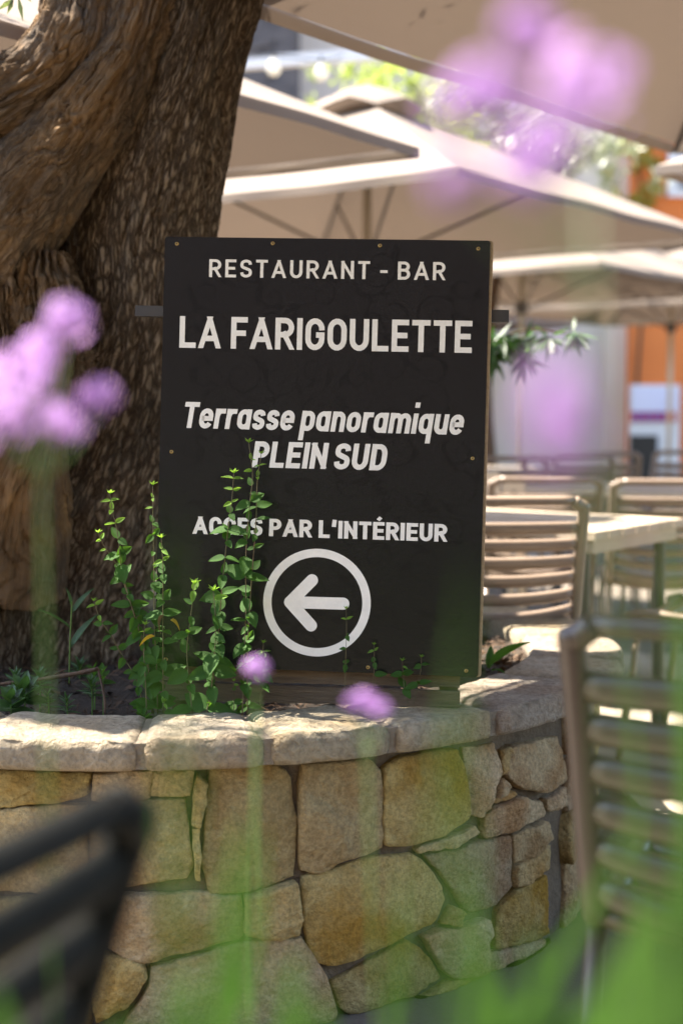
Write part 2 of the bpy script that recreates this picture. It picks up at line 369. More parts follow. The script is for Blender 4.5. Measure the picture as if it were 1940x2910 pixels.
STONES = [
 [(-60,2194),(120,2196),(252,2200),(248,2260),(130,2285),(-60,2305)], [(262,2200),(430,2196),(425,2272),(330,2284),(256,2276)], [(437,2196),(553,2192),(540,2266),(433,2268)],
 [(250,2296),(420,2282),(528,2276),(536,2380),(550,2470),(530,2500),(350,2528),(252,2530)],
 [(558,2203),(592,2232),(572,2352),(544,2348)], [(547,2360),(568,2360),(571,2512),(556,2506)],
 [(598,2186),(770,2172),(828,2205),(846,2330),(842,2495),(720,2538),(598,2552),(574,2465),(588,2305)],
 [(862,2182),(1060,2160),(1090,2200),(1090,2415),(1050,2432),(975,2450),(905,2490),(858,2484),(852,2330)],
 [(1098,2185),(1150,2152),(1308,2132),(1322,2200),(1334,2320),(1268,2376),(1186,2404),(1097,2404)],
 [(1330,2130),(1422,2120),(1432,2202),(1412,2240),(1406,2280),(1370,2320),(1342,2318),(1330,2240)],
 [(1434,2135),(1455,2128),(1452,2188),(1437,2206)], [(1430,2216),(1446,2240),(1412,2266)],
 [(1460,2122),(1590,2096),(1620,2220),(1552,2252),(1486,2246),(1444,2212)], [(1413,2274),(1472,2250),(1482,2260),(1418,2287)],
 [(1421,2291),(1485,2266),(1548,2282),(1558,2316),(1512,2344),(1460,2360),(1384,2384),(1380,2322)], [(1558,2272),(1612,2240),(1614,2288),(1570,2308)],
 [(1190,2414),(1270,2386),(1358,2348),(1366,2370),(1286,2408),(1196,2428)],
 [(1217,2436),(1300,2418),(1376,2394),(1460,2376),(1466,2522),(1420,2576),(1360,2592),(1332,2592),(1296,2534),(1260,2482)],
 [(866,2502),(1030,2452),(1175,2432),(1208,2450),(1258,2508),(1274,2560),(1254,2622),(1186,2654),(1080,2700),(955,2754),(890,2740),(872,2620)],
 [(1266,2630),(1294,2582),(1328,2600),(1312,2632)], [(1208,2668),(1258,2646),(1330,2638),(1392,2612),(1396,2766),(1342,2782),(1290,2778),(1260,2756)],
 [(946,2800),(1052,2738),(1164,2678),(1216,2714),(1264,2784),(1186,2834),(1104,2858),(1012,2894),(972,2866)],
 [(1470,2536),(1562,2490),(1567,2660),(1412,2700),(1426,2586)], [(1470,2378),(1560,2336),(1588,2384),(1522,2444),(1473,2458)],
 [(1473,2468),(1578,2404),(1572,2472),(1473,2526)], [(-60,2314),(130,2294),(240,2290),(244,2440),(235,2530),(120,2540),(-60,2535)],
 [(345,2552),(575,2544),(690,2556),(692,2672),(525,2712),(410,2742),(355,2736),(302,2700)], [(698,2556),(850,2510),(862,2620),(850,2666),(770,2672),(701,2654)],
 [(-60,2560),(150,2556),(338,2550),(298,2640),(180,2650),(-60,2830)], [(-60,2850),(185,2662),(288,2706),(258,2925),(-60,2925)],
 [(287,2714),(405,2750),(420,2790),(365,2860),(275,2905),(264,2830)], [(427,2756),(700,2684),(860,2672),(930,2780),(958,2870),(940,2930),(345,2930),(432,2800)],
 [(1280,2798),(1400,2780),(1412,2930),(1190,2930),(1200,2852)], [(1408,2712),(1562,2672),(1580,2800),(1560,2930),(1422,2930)],
]
th_lo, th_hi = 9, -9
for si, st in enumerate(STONES):
    P = [cyl(x, y, R_WALL) for x, y in st]
    P = [(t * R_WALL, min(z, Z_BOT)) for t, z in P]
    th_lo = min(th_lo, min(p[0] for p in P)); th_hi = max(th_hi, max(p[0] for p in P))
    make_stone(P, si * 3.7)
s0, s1 = th_hi + .004, th_lo + 2 * math.pi * R_WALL - .004       # the rest of the ring: rough courses
hs = [GZ, .06, .19, .32, .447]
for r_ in range(4):
    x = s0
    while x < s1 - .02:
        wd = min(rng.uniform(.12, .3), s1 - x)
        if s1 - x - wd < .06: wd = s1 - x
        j = lambda: rng.normal() * .007
        z0, z1 = hs[r_], hs[r_ + 1]
        make_stone([(x, z0 + (j() if r_ else 0)), (x + wd * .5, z0 + (j() if r_ else 0)), (x + wd, z0 + (j() if r_ else 0)), (x + wd + j(), (z0 + z1) / 2), (x + wd, z1 - abs(j())), (x + wd * .5, z1 - abs(j())), (x, z1 - abs(j())), (x + j(), (z0 + z1) / 2)], x * 5 + r_ * 31, N=24)
        x += wd

# coping slabs
def cop_angle(px, py): P = at_z(px, py, Z_TOP); return math.atan2(P[0] - PLC[0], -(P[1] - PLC[1]))
cuts = [cop_angle(400, 2110), cop_angle(775, 2100), cop_angle(1140, 2065), cop_angle(1418, 2015)]
ang = [cuts[0] - .62, cuts[0] - .31] + cuts
a = cuts[-1]
while a < ang[0] + 2 * math.pi - .5: a += rng.uniform(.24, .34); ang.append(a)
ang[-1] = ang[0] + 2 * math.pi
def coping_slab(a0, a1, seed):
    n = max(6, int((a1 - a0) / .012)); gap = .004
    sec = []
    for k in range(9): sec.append((R_OUT - .007 + .007 * math.sin(k / 8 * math.pi) ** .5, Z_TOP - .004 - (Z_TOP - Z_BOT - .008) * k / 8, 1))   # front face
    for k in range(6): sec.append((R_OUT - .02 - (R_OUT - R_IN - .04) * k / 5, Z_BOT, 0))                                                # underside
    for k in range(4): sec.append((R_IN, Z_BOT + .008 + (Z_TOP - Z_BOT - .016) * k / 3, .6))
    for k in range(16): sec.append((R_IN + .012 + (R_OUT - R_IN - .021) * k / 15, Z_TOP, .35))
    m = len(sec); V = []
    e0, e1 = rng.normal() * .012, rng.normal() * .012
    for i in range(n + 1):
        t = a0 + gap + (a1 - a0 - 2 * gap) * i / n
        endr = min(i, n - i) * (a1 - a0) / n * R_OUT; rd = .012 * math.exp(-(endr / .012) ** 2)
        for (R, z, k) in sec:
            V.append((t, R - rd * (1 if R > 1.1 else 0), z - rd * .6 * (1 if z > .48 else 0), k, R))
    V = np.array(V); X = V[:, 1] * np.sin(V[:, 0]); Y = -V[:, 1] * np.cos(V[:, 0]); Z = V[:, 2]
    nz = fbm(np.c_[X * 14, Y * 14, Z * 14 + seed], 5, .6); n2 = fbm(np.c_[X * 60, Y * 60, Z * 25 + seed], 4, .6)
    out = (nz * .009 + n2 * .008) * (V[:, 3] == 1) + (nz * .012) * (V[:, 3] == .6)
    Rn = V[:, 1] + out
    Z = Z + np.where(V[:, 3] == .35, nz * .006 + n2 * .003, nz * .004 * (V[:, 3] > 0)) * (Z > Z_BOT + .002)
    W = np.c_[Rn * np.sin(V[:, 0]), -Rn * np.cos(V[:, 0]), Z]
    F = [(i * m + k, i * m + (k + 1) % m, (i + 1) * m + (k + 1) % m, (i + 1) * m + k) for i in range(n) for k in range(m)]
    F += [tuple(range(m))[::-1], tuple(range(n * m, (n + 1) * m))]
    b = MB(); b.add(W, F); return b.build('coping_slab', M['coping'], planter, smooth=True)
for i in range(len(ang) - 1):
    coping_slab(ang[i], ang[i + 1] - .006, i * 5.3)
    a1 = ang[i + 1]; b = MB(); q = []
    for t in (a1 - .014, a1 + .008):
        for R, z in ((R_OUT - .016, Z_BOT + .004), (R_OUT - .016, Z_TOP - .008), (R_IN + .012, Z_TOP - .008), (R_IN + .012, Z_BOT + .004)): q.append((R * math.sin(t), -R * math.cos(t), z))
    b.add(q, [(0, 1, 2, 3), (7, 6, 5, 4), (0, 4, 5, 1), (1, 5, 6, 2), (2, 6, 7, 3), (3, 7, 4, 0)]); b.build('mortar_joint', M['mortar_pale'], planter)

# soil inside
SOILZ = .468
def soil_h(x, y):
    return SOILZ + .02 * vnoise(np.stack([np.asarray(x) * 5, np.asarray(y) * 5, np.zeros_like(np.asarray(x, float))], -1)) + .008 * vnoise(np.stack([np.asarray(x) * 25, np.asarray(y) * 25, np.ones_like(np.asarray(x, float))], -1))
G = 110; b = MB(); idx = {}; vs = []; fs = []
gx = np.linspace(-.975, .975, G); XX, YY = np.meshgrid(gx, gx); HH = soil_h(XX + PLC[0], YY + PLC[1])
for j in range(G):
    for i in range(G):
        if XX[j, i] ** 2 + YY[j, i] ** 2 < .974 ** 2: idx[(i, j)] = len(vs); vs.append((XX[j, i] + PLC[0], YY[j, i] + PLC[1], HH[j, i]))
for j in range(G - 1):
    for i in range(G - 1):
        q = [(i, j), (i + 1, j), (i + 1, j + 1), (i, j + 1)]
        if all(k in idx for k in q): fs.append([idx[k] for k in q])
b.add(vs, fs); tag(b.build('soil', M['soil'], smooth=True), kind='structure')
# litter of needles, twigs and bits of leaf
b = MB()
for k in range(5200):
    a, r = rng.uniform(0, 2 * math.pi), .955 * math.sqrt(rng.random())
    x, y = PLC[0] + r * math.cos(a), PLC[1] + r * math.sin(a)
    if y > 4.3: continue
    z = float(soil_h(x, y)) + rng.uniform(.001, .012); L_ = rng.uniform(.012, .06); t = rng.uniform(0, 6.28); w_ = rng.uniform(.0008, .0026)
    if rng.random() < .12: L_ *= .5; w_ = rng.uniform(.005, .01)
    d = np.array([math.cos(t), math.sin(t), rng.normal() * .25]); s_ = np.array([-math.sin(t), math.cos(t), rng.normal() * .4]) * w_
    c = np.array([x, y, z]); m_ = c + np.array([0, 0, rng.uniform(.0, .008)])
    b.add([c - d * L_ / 2 - s_, c - d * L_ / 2 + s_, m_ + s_, m_ - s_, c + d * L_ / 2 + s_ * .5, c + d * L_ / 2 - s_ * .5], [(0, 1, 2, 3), (3, 2, 4, 5)])
tag(b.build('leaf_litter', M['litter']), 'brown needles, twigs and leaf bits strewn over the planter soil', 'leaf litter', kind='stuff')

# ================================================================== the old olive tree
tree = empty('olive_tree', (-.8, 3.9, .45), 'thick gnarled old olive tree with furrowed bark behind the sign', 'tree')
TV, TF, TUV, TR = [], [], [], []
def limb(path, Y, hw, flat=.9, rough=1.0, nlong=150, nround=150, lump=.03, fiss=.016, seed=0, depth_off=None, jag=None, twist=0., fine=1.):
    """one strand of the trunk: path in photo pixels (x, y) at depth Y with half widths in pixels, furrows run along it"""
    Ys = [Y] * len(path) if np.isscalar(Y) else Y
    C0 = np.array([at_y(px, py, yy) for (px, py), yy in zip(path, Ys)]); R0 = np.array([h * pxm(yy) for h, yy in zip(hw, Ys)])
    k = max(2, nlong // (len(path) - 1)); Cc = catmull(C0, k); Rr = catmull(np.c_[R0, R0, R0], k)[:, 0]
    m = len(Cc); T = np.gradient(Cc, axis=0); ds = np.linalg.norm(T, axis=1); T /= ds[:, None]; s = np.cumsum(ds)
    a = np.cross(np.array([0, 1., 0]), T); a /= np.linalg.norm(a, axis=1)[:, None]; bb = np.cross(T, a)
    th = np.linspace(0, 2 * math.pi, nround, endpoint=False)
    TH, SS = np.meshgrid(th, s); TW = TH + twist * SS
    dirv = a[:, None, :] * np.cos(TH)[..., None] + bb[:, None, :] * np.sin(TH)[..., None] * flat
    base = Cc[:, None, :] + dirv * Rr[:, None, None]
    # furrow pattern in (around, along) space, periodic around
    rr = Rr.mean()
    cx, cy = np.cos(TW) * rr, np.sin(TW) * rr
    p = np.stack([cx, cy, SS * 1.0 + seed], -1)
    lumps = fbm(p * np.array([5, 5, 2.2]), 3)
    warp = fbm(p * 9 + 3, 3)[..., None] * .03
    pf = p * np.array([1, 1, .2 if fine == 1 else .1]) + warp * np.array([1, 1, .35])
    r1 = 1 - np.abs(vnoise(pf * 24 * fine + 7)) * 2.2
    r2 = 1 - np.abs(vnoise(pf * 55 * fine + 17)) * 2.2
    r3 = fbm(p * np.array([90, 90, 40]), 3)
    cross_ = vnoise(p * np.array([20, 20, 30]) + 31)
    furrow = -np.clip(r1 - .35, 0, 1) * 1.25 - np.clip(r2 - .3 + .3 * cross_, 0, 1) * .75 + r3 * .2
    disp = lumps * lump + furrow * fiss * rough
    if depth_off is not None: disp = disp + depth_off(TH, SS / s[-1])
    V = base + dirv * disp[..., None]
    if jag is not None: V[-1 if jag > 0 else 0] += 0
    off = sum(len(v) for v in TV)
    TV.append(V.reshape(-1, 3)); n = nround
    TF.extend([(off + i * n + k2, off + i * n + (k2 + 1) % n, off + (i + 1) * n + (k2 + 1) % n, off + (i + 1) * n + k2) for i in range(m - 1) for k2 in range(n)])
    TF.append(tuple(off + k2 for k2 in range(n))[::-1]); TF.append(tuple(off + (m - 1) * n + k2 for k2 in range(n)))
    TUV.append(np.stack([TH * rr + seed, SS + seed], -1).reshape(-1, 2)); TR.append(np.full(m * n, rough))
# right strand: furrowed bark, vertical
limb([(20, 2080), (70, 1900), (150, 1650), (250, 1400), (340, 1150), (390, 900), (402, 670), (462, 400), (525, 200), (585, 0), (660, -280), (700, -620)],
     [3.95, 3.93, 3.9, 3.88, 3.87, 3.86, 3.86, 3.86, 3.86, 3.86, 3.88, 3.92], [420, 375, 300, 265, 232, 208, 206, 184, 158, 162, 165, 150], rough=1.0, nlong=330, nround=230, lump=.02, fiss=.013, seed=1.0)
# middle strand, sweeping to the lower left, long wood fibres
limb([(520, -560), (470, -280), (405, 0), (352, 150), (262, 300), (165, 430), (50, 570), (-90, 750), (-200, 950), (-240, 1200)],
     [3.85, 3.8, 3.76, 3.74, 3.72, 3.70, 3.68, 3.68, 3.7, 3.75], [125, 118, 104, 106, 128, 140, 165, 185, 195, 205], flat=.75, rough=.62, nlong=330, nround=260, lump=.04, fiss=.03, fine=1.5, seed=5.0)
# upper left limb, bulging
limb([(300, -600), (260, -300), (226, 0), (205, 100), (130, 205), (20, 275), (-120, 340), (-300, 430)],
     [3.8, 3.76, 3.74, 3.73, 3.71, 3.70, 3.72, 3.76], [150, 134, 120, 124, 112, 106, 110, 122], flat=.8, rough=.6, nlong=300, nround=240, lump=.038, fiss=.028, fine=1.5, seed=9.0)
# broken stub and the wood round the hollow
def jagged(TH, t): return -np.clip(t - .8, 0, 1) * .25 * (1 + .8 * np.sin(TH * 5 + 1)) * np.abs(np.sin(TH * 11))
limb([(115, 1120), (112, 960), (112, 820), (118, 712)], 3.66, [150, 130, 116, 96], rough=.7, nlong=160, nround=200, lump=.05, fiss=.035, fine=1.5, seed=13.0, depth_off=jagged)
limb([(10, 1100), (8, 960), (6, 840), (2, 752)], 3.60, [70, 62, 58, 48], rough=.7, nlong=120, nround=140, lump=.045, fiss=.035, fine=1.5, seed=15.0, depth_off=jagged)
limb([(-80, 1560), (-10, 1330), (90, 1120), (140, 980), (165, 850)], [3.7, 3.62, 3.58, 3.58, 3.6], [330, 240, 130, 80, 30], rough=.5, nlong=240, nround=210, lump=.034, fiss=.024, fine=1.9, seed=17.0)
limb([(-250, 2080), (-180, 1880), (-120, 1650), (-60, 1450)], [3.8, 3.78, 3.74, 3.72], [420, 370, 300, 230], rough=.9, nlong=150, nround=200, lump=.03, fiss=.014, seed=19.0)
limb([(200, 900), (175, 720), (165, 620), (150, 520)], 3.92, [120, 110, 110, 110], rough=.6, nlong=100, nround=100, lump=.03, fiss=.014, seed=27.0)
limb([(262, 960), (225, 840), (232, 700), (215, 600)], 3.78, [50, 60, 55, 40], rough=.6, nlong=100, nround=80, lump=.035, fiss=.014, seed=23.0)
V = np.vstack(TV)
me = bpy.data.meshes.new('trunk'); l = np.array(tree.location)
me.from_pydata((V - l).tolist(), [], TF); me.materials.append(M['bark']); me.update()
uvl = me.uv_layers.new(name='bark'); li = np.zeros(len(me.loops), int); me.loops.foreach_get('vertex_index', li)
uvl.data.foreach_set('uv', np.vstack(TUV)[li].astype(np.float32).ravel())
at = me.attributes.new('rough_bark', 'FLOAT', 'POINT'); at.data.foreach_set('value', np.concatenate(TR).astype(np.float32))
me.polygons.foreach_set('use_smooth', [True] * len(me.polygons))
put('trunk', me, tree)
# limbs and crown above the parasols
b = MB(); tips = []
top = [at_y(690, -600, 3.92), at_y(510, -540, 3.85), at_y(300, -590, 3.8)]
for k, (dx, dy, dz, r) in enumerate([(-.5, -.5, 1.6, .11), (-.35, -.7, 1.7, .1), (-.9, -.2, 1.5, .1), (-1.1, -.5, 1.8, .09), (-.2, .2, 2.0, .11)]):
    p0 = top[k % 3] + np.array([0, 0, -.1]); p1 = p0 + np.array([dx * .35, dy * .35, dz * .5]); p2 = p0 + np.array([dx, dy, dz])
    P = catmull([p0, p1, p2], 8); b.tube(P, np.linspace(r, r * .3, len(P)), 10); tips.append((P[-1], P[len(P) // 2]))
    for q in range(4):
        s_ = P[rng.integers(6, len(P))]; e = s_ - np.abs(rng.normal(size=3)) * np.array([.6, .5, -.3]) + np.array([0, 0, .2]); b.tube([s_, (s_ + e) / 2 + rng.normal(size=3) * .04, e], [r * .3, r * .2, .01], 6); tips.append((e, s_))
b.build('limb', M['bark'], tree, smooth=True, world=True)
def leaf_cloud(centers, spread, count, length, width, seed=0, squash=.7, droop=0):
    """many narrow leaves gathered in clumps round the given points"""
    r_ = np.random.default_rng(seed); b = MB(); C_ = np.array(centers, float)
    nclump = max(3, count // 24)
    cl = C_[r_.integers(0, len(C_), nclump)] + r_.normal(size=(nclump, 3)) * np.array([spread, spread, spread * squash])
    for k in range(count):
        c = cl[r_.integers(0, nclump)] + r_.normal(size=3) * spread * .16
        d = r_.normal(size=3); d[2] -= droop; d /= np.linalg.norm(d); s_ = np.cross(d, r_.normal(size=3)); s_ /= np.linalg.norm(s_)
        L_ = length * r_.uniform(.7, 1.3); w_ = width * r_.uniform(.7, 1.3)
        b.add([c, c + d * L_ * .5 + s_ * w_ / 2, c + d * L_, c + d * L_ * .5 - s_ * w_ / 2], [(0, 1, 2, 3)])
    return b
leaf_cloud([t[0] for t in tips] + [(-2.2, 3.3, 4.0), (-2.5, 3.5, 4.3), (-2.0, 3.5, 3.8), (-1.6, 3.6, 4.2), (-1.6, 3.1, 4.4), (-2.0, 3.1, 4.5), (-2.4, 3.0, 4.6)], .42, 13000, .065, .016, 3).build('crown', M['olive_leaf'], tree, world=True)  # listed clumps are out of view, placed to shade the coping
sp = MB()
P = catmull([at_y(60, -120, 3.6), at_y(50, -40, 3.6), at_y(30, 10, 3.6)], 4); sp.tube(P, .003, 6)
for (x0, y0, x1, y1) in [(45, -10, -10, 30), (50, -20, 66, 62), (40, -10, 20, 40), (40, -30, -20, -6), (55, -40, 90, 6)]:
    p0, p1 = at_y(x0, y0, 3.6), at_y(x1, y1, 3.6); d = p1 - p0; s_ = np.cross(d, (0, 1, .4)); s_ /= np.linalg.norm(s_); s_ *= .006
    sp.add([p0, p0 + d * .5 + s_, p1, p0 + d * .5 - s_], [(0, 1, 2, 3)])
sp.build('leaf_sprig', M['olive_leaf'], tree, world=True)
# dead pine needles caught in the hollow
b = MB()
for k in range(26):
    p0 = at_y(rng.uniform(215, 310), rng.uniform(905, 1060), 3.56 + rng.uniform(0, .06)); d = np.array([rng.normal(), rng.normal() * .3, rng.normal() * .8]); d /= np.linalg.norm(d)
    b.tube([p0, p0 + d * .02 + (0, 0, .002), p0 + d * rng.uniform(.03, .06)], .0011, 4)
b.build('caught_needles', M['litter'], tree, world=True)

# ================================================================== the sign
SC = np.array([-.04443526, 3.0, 1.04221418]); SWD, SHT = .68751309, .91259903; SY, ST, SR = -.08280185, -.06000011, .02195434
SM = (Matrix.Rotation(SY, 3, 'Z') @ Matrix.Rotation(ST, 3, 'X') @ Matrix.Rotation(SR, 3, 'Y'))
SMN = np.array(SM); EX, EN, EZ = SMN[:, 0], -SMN[:, 1], SMN[:, 2]      # right, towards the camera, up
sign = empty('sign_board', SC, 'black restaurant sign with cream lettering and a circled left arrow', 'sign')
sign.rotation_euler = SM.to_euler()
def suv(px, py):
    r = ray(px, py); t = np.dot(SC - CP, EN) / np.dot(r, EN); P = CP + r * t - SC; return np.array([P @ EX, P @ EZ])
def spl(uv, d): return (uv[0], -d, uv[1])                              # local point on the sign, d in front of the face
def rrect(w_, h_, y0, y1, r=.006, ox=0):
    b = MB(); pts = []
    for cx, cz, a0 in ((w_ / 2 - r, h_ / 2 - r, 0), (-w_ / 2 + r, h_ / 2 - r, 90), (-w_ / 2 + r, -h_ / 2 + r, 180), (w_ / 2 - r, -h_ / 2 + r, 270)):
        for k in range(5): t = rad(a0 + k * 22.5); pts.append((cx + r * math.cos(t) + ox, cz + r * math.sin(t)))
    n = len(pts); b.add([(x, y0, z) for x, z in pts] + [(x, y1, z) for x, z in pts], [tuple(range(n)), tuple(range(2 * n - 1, n - 1, -1))] + [(k, k + n, (k + 1) % n + n, (k + 1) % n) for k in range(n)])
    return b
rrect(SWD, SHT, 0, .004).build('face_panel', M['sign'], sign)
rrect(SWD + .004, SHT + .001, .0045, .016, .007, ox=.0045).build('plywood_backing', M['ply'], sign)
# --- lettering: drawn as pen strokes of even width
def arc(cx, cy, rx, ry, a0, a1, n=9): return [(cx + rx * math.cos(rad(a0 + (a1 - a0) * k / n)), cy + ry * math.sin(rad(a0 + (a1 - a0) * k / n))) for k in range(n + 1)]
def sm(pts): return [tuple(p) for p in catmull(pts, 5)]
_S = sm([(.98, .76), (.9, .92), (.5, 1), (.1, .92), (0, .74), (.1, .6), (.5, .5), (.9, .4), (1, .25), (.9, .08), (.5, 0), (.1, .08), (.01, .25)])
_O = arc(.5, .68, .5, .32, 0, 180) + arc(.5, .32, .5, .32, 180, 360) + [(1, .68)]
_P = [(0, 1), (.52, 1)] + arc(.52, .73, .48, .27, 90, -90)[1:] + [(0, .46)]
GL = {  # width relative to cap height, strokes in the pen-centre box
 'A': (.70, [[(-.0, -.06), (.5, 1.06)], [(1.0, -.06), (.5, 1.06)], [(.2, .27), (.8, .27)]]),
 'B': (.60, [[(0, 0), (0, 1)], [(0, 1), (.52, 1)] + arc(.52, .765, .43, .235, 90, -90)[1:] + [(0, .53)], [(0, .53), (.55, .53)] + arc(.55, .265, .45, .265, 90, -90)[1:] + [(0, 0)]]),
 'C': (.60, [arc(.5, .68, .5, .32, -8, 180) + arc(.5, .32, .5, .32, 180, 368)]),
 'D': (.60, [[(0, 0), (0, 1)], [(0, 1), (.48, 1)] + arc(.48, .64, .52, .36, 90, 0)[1:] + arc(.48, .36, .52, .36, 0, -90) + [(0, 0)]]),
 'E': (.54, [[(1, 1), (0, 1), (0, 0), (1, 0)], [(0, .51), (.88, .51)]]), 'F': (.53, [[(1, 1), (0, 1), (0, 0)], [(0, .49), (.86, .49)]]),
 'G': (.61, [arc(.5, .68, .5, .32, -5, 180) + arc(.5, .32, .5, .32, 180, 360) + [(1, .47), (.58, .47)]]), 'I': (0, [[(0, 0), (0, 1)]]),
 'L': (.53, [[(0, 1), (0, 0), (1, 0)]]), 'N': (.62, [[(0, 0), (0, 1)], [(1, 0), (1, 1)], [(0.02, 1.0), (.98, 0.0)]]),
 'O': (.61, [_O]), 'P': (.58, [[(0, 0), (0, 1)], _P]), 'R': (.60, [[(0, 0), (0, 1)], _P, [(.48, .46), (.98, -.05)]]), 'S': (.58, [_S]),
 'T': (.58, [[(0, 1), (1, 1)], [(.5, 1), (.5, 0)]]), 'U': (.61, [[(0, 1), (0, .32)] + arc(.5, .32, .5, .32, 180, 360)[1:] + [(1, 1)]]),
 '-': (.36, [[(0, .42), (1, .42)]]), "'": (.24, [[(1, 1.05), (.15, .68)]]), ' ': (.2, []),
 'a': (.53, [_O, [(1, 1), (1, 0)]]), 'e': (.53, [[(0, .5), (1, .5), (1, .66)] + arc(.5, .66, .5, .34, 0, 180)[1:] + arc(.5, .34, .5, .34, 180, 335)]),
 'r': (.38, [[(0, 0), (0, 1)], arc(.75, .55, .75, .45, 180, 90) + [(1.1, 1)]]), 's': (.48, [_S]),
 'p': (.53, [[(0, 1), (0, -.34)], _O]), 'q': (.53, [[(1, 1), (1, -.34)], _O]), 'o': (.53, [_O]), 'i': (0, [[(0, 0), (0, 1)], [(0, 1.4), (0, 1.42)]]),
 'n': (.52, [[(0, 0), (0, 1)], [(0, .6)] + arc(.5, .66, .5, .34, 180, 0) + [(1, 0)]]),
 'm': (.82, [[(0, 0), (0, 1)], [(0, .6)] + arc(.25, .68, .25, .32, 180, 0) + [(.5, 0)], [(.5, .6)] + arc(.75, .68, .25, .32, 180, 0) + [(1, 0)]]),
 'u': (.52, [[(0, 1), (0, .34)] + arc(.5, .34, .5, .34, 180, 360)[1:] + [(1, 1)], [(1, .5), (1, 0)]]),
}
def strip(pts, hw, ext):
    P = np.array(pts, float); keep = [0] + [i for i in range(1, len(P)) if np.linalg.norm(P[i] - P[i - 1]) > 1e-5]; P = P[keep]
    closed = np.linalg.norm(P[0] - P[-1]) < 1e-4
    d = P[1:] - P[:-1]; d /= np.linalg.norm(d, axis=1)[:, None]
    if not closed: P = P.copy(); P[0] -= d[0] * ext; P[-1] += d[-1] * ext
    nrm = np.c_[-d[:, 1], d[:, 0]]; L_, R_ = [], []
    for i in range(len(P)):
        if closed and i in (0, len(P) - 1): n1, n2 = nrm[-1], nrm[0]
        else: n1, n2 = nrm[max(i - 1, 0)], nrm[min(i, len(nrm) - 1)]
        mm = n1 + n2; mm /= np.linalg.norm(mm) + 1e-9; k = hw / max(mm @ n1, .35); L_.append(P[i] + mm * k); R_.append(P[i] - mm * k)
    return L_, R_
def lettering(text, pl, pr, ptop, weight, xh=.75, slant=0, track=.14, name='lettering', space=.3):
    """pl, pr: pixels of the two ends of the baseline, ptop: pixel above pl at cap height"""
    A, B, Tt = suv(*pl), suv(*pr), suv(*ptop); ex = (B - A); W = np.linalg.norm(ex); ex /= W; ey = np.array([-ex[1], ex[0]]); H = (Tt - A) @ ey
    hw = weight / 2; x = 0; letters = []
    for ch in text:
        polys = []
        acc = ch == 'É'; c = 'E' if acc else ch
        if c == ' ': x += space; continue
        wd, strokes = GL[c]; wd = max(wd * (1), 2 * hw + 1e-6) if wd else 2 * hw
        h = xh if c in 'aersnopqmiu' else 1.0
        for st in strokes:
            q = [(x + hw + px_ * (wd - 2 * hw), (hw + py_ * (h - 2 * hw)) if 0 <= py_ <= 1 else (py_ * h if py_ < 0 else h + (py_ - 1) * h)) for px_, py_ in st]
            ext = hw if len(st) < 9 or c not in 'SsCGe' else 0
            diag = len(q) == 2 and abs(q[0][0] - q[1][0]) > .02 and abs(q[0][1] - q[1][1]) > .02
            if c == "'": ext = 0
            if c in 'GCSse' : ext = 0.0 if c != 'G' else 0
            Lp, Rp = strip(q, hw, hw * 1.2 if diag and c != "'" else ext)
            clampy = (lambda v: (v[0], min(max(v[1], 0), h))) if c in 'ANR' else (lambda v: tuple(v))
            polys.append(([clampy(v) for v in Lp], [clampy(v) for v in Rp]))
        if acc: polys.append((strip([(x + wd * .42, 1.1), (x + wd * .66, 1.27)], hw * .9, 0)))
        letters.append(polys); x += wd + track
    tot = x - track
    for polys in letters:
        b = MB()
        for k, (Lp, Rp) in enumerate(polys):
            z = .0009 + .00015 * (k % 7); m = len(Lp); pts = []
            for v in list(Lp) + list(Rp):
                uv = A + ex * ((v[0] + slant * v[1]) / (tot + slant) * W) + ey * v[1] * H; pts.append(spl(uv, z))
            b.add(pts, [(i, m + i, m + i + 1, i + 1) for i in range(m - 1)])
        b.build('letter', M['vinyl'], sign)
D = 1940 / 1568
def dd(x, y): return (x * D, y * D)
def z2(x, y): return (450 + x * 960 / 1568, 660 + y * 640 / 1045)
def z3(x, y): return (450 + x * 960 / 1568, 1240 + y * 750 / 1225)
lettering('RESTAURANT - BAR', z2(235, 207), z2(1330, 222), z2(237, 124), .155, track=.2, name='restaurant_bar_lettering', space=.3)
lettering('LA FARIGOULETTE', z2(97, 535), z2(1453, 560), z2(99, 388), .172, track=.095, name='name_lettering', space=.24)
lettering('Terrasse panoramique', z2(108, 907), z2(1425, 941), z2(112, 786), .185, xh=.77, slant=.14, track=.07, name='terrace_lettering', space=.2)
lettering('PLEIN SUD', z3(433, 143), z3(1066, 159), z3(436, 22), .195, slant=.12, track=.08, name='full_south_lettering', space=.2)
lettering("ACCES PAR L'INTÉRIEUR", z3(160, 452), z3(1338, 490), z3(163, 371), .2, track=.08, name='access_lettering', space=.24)
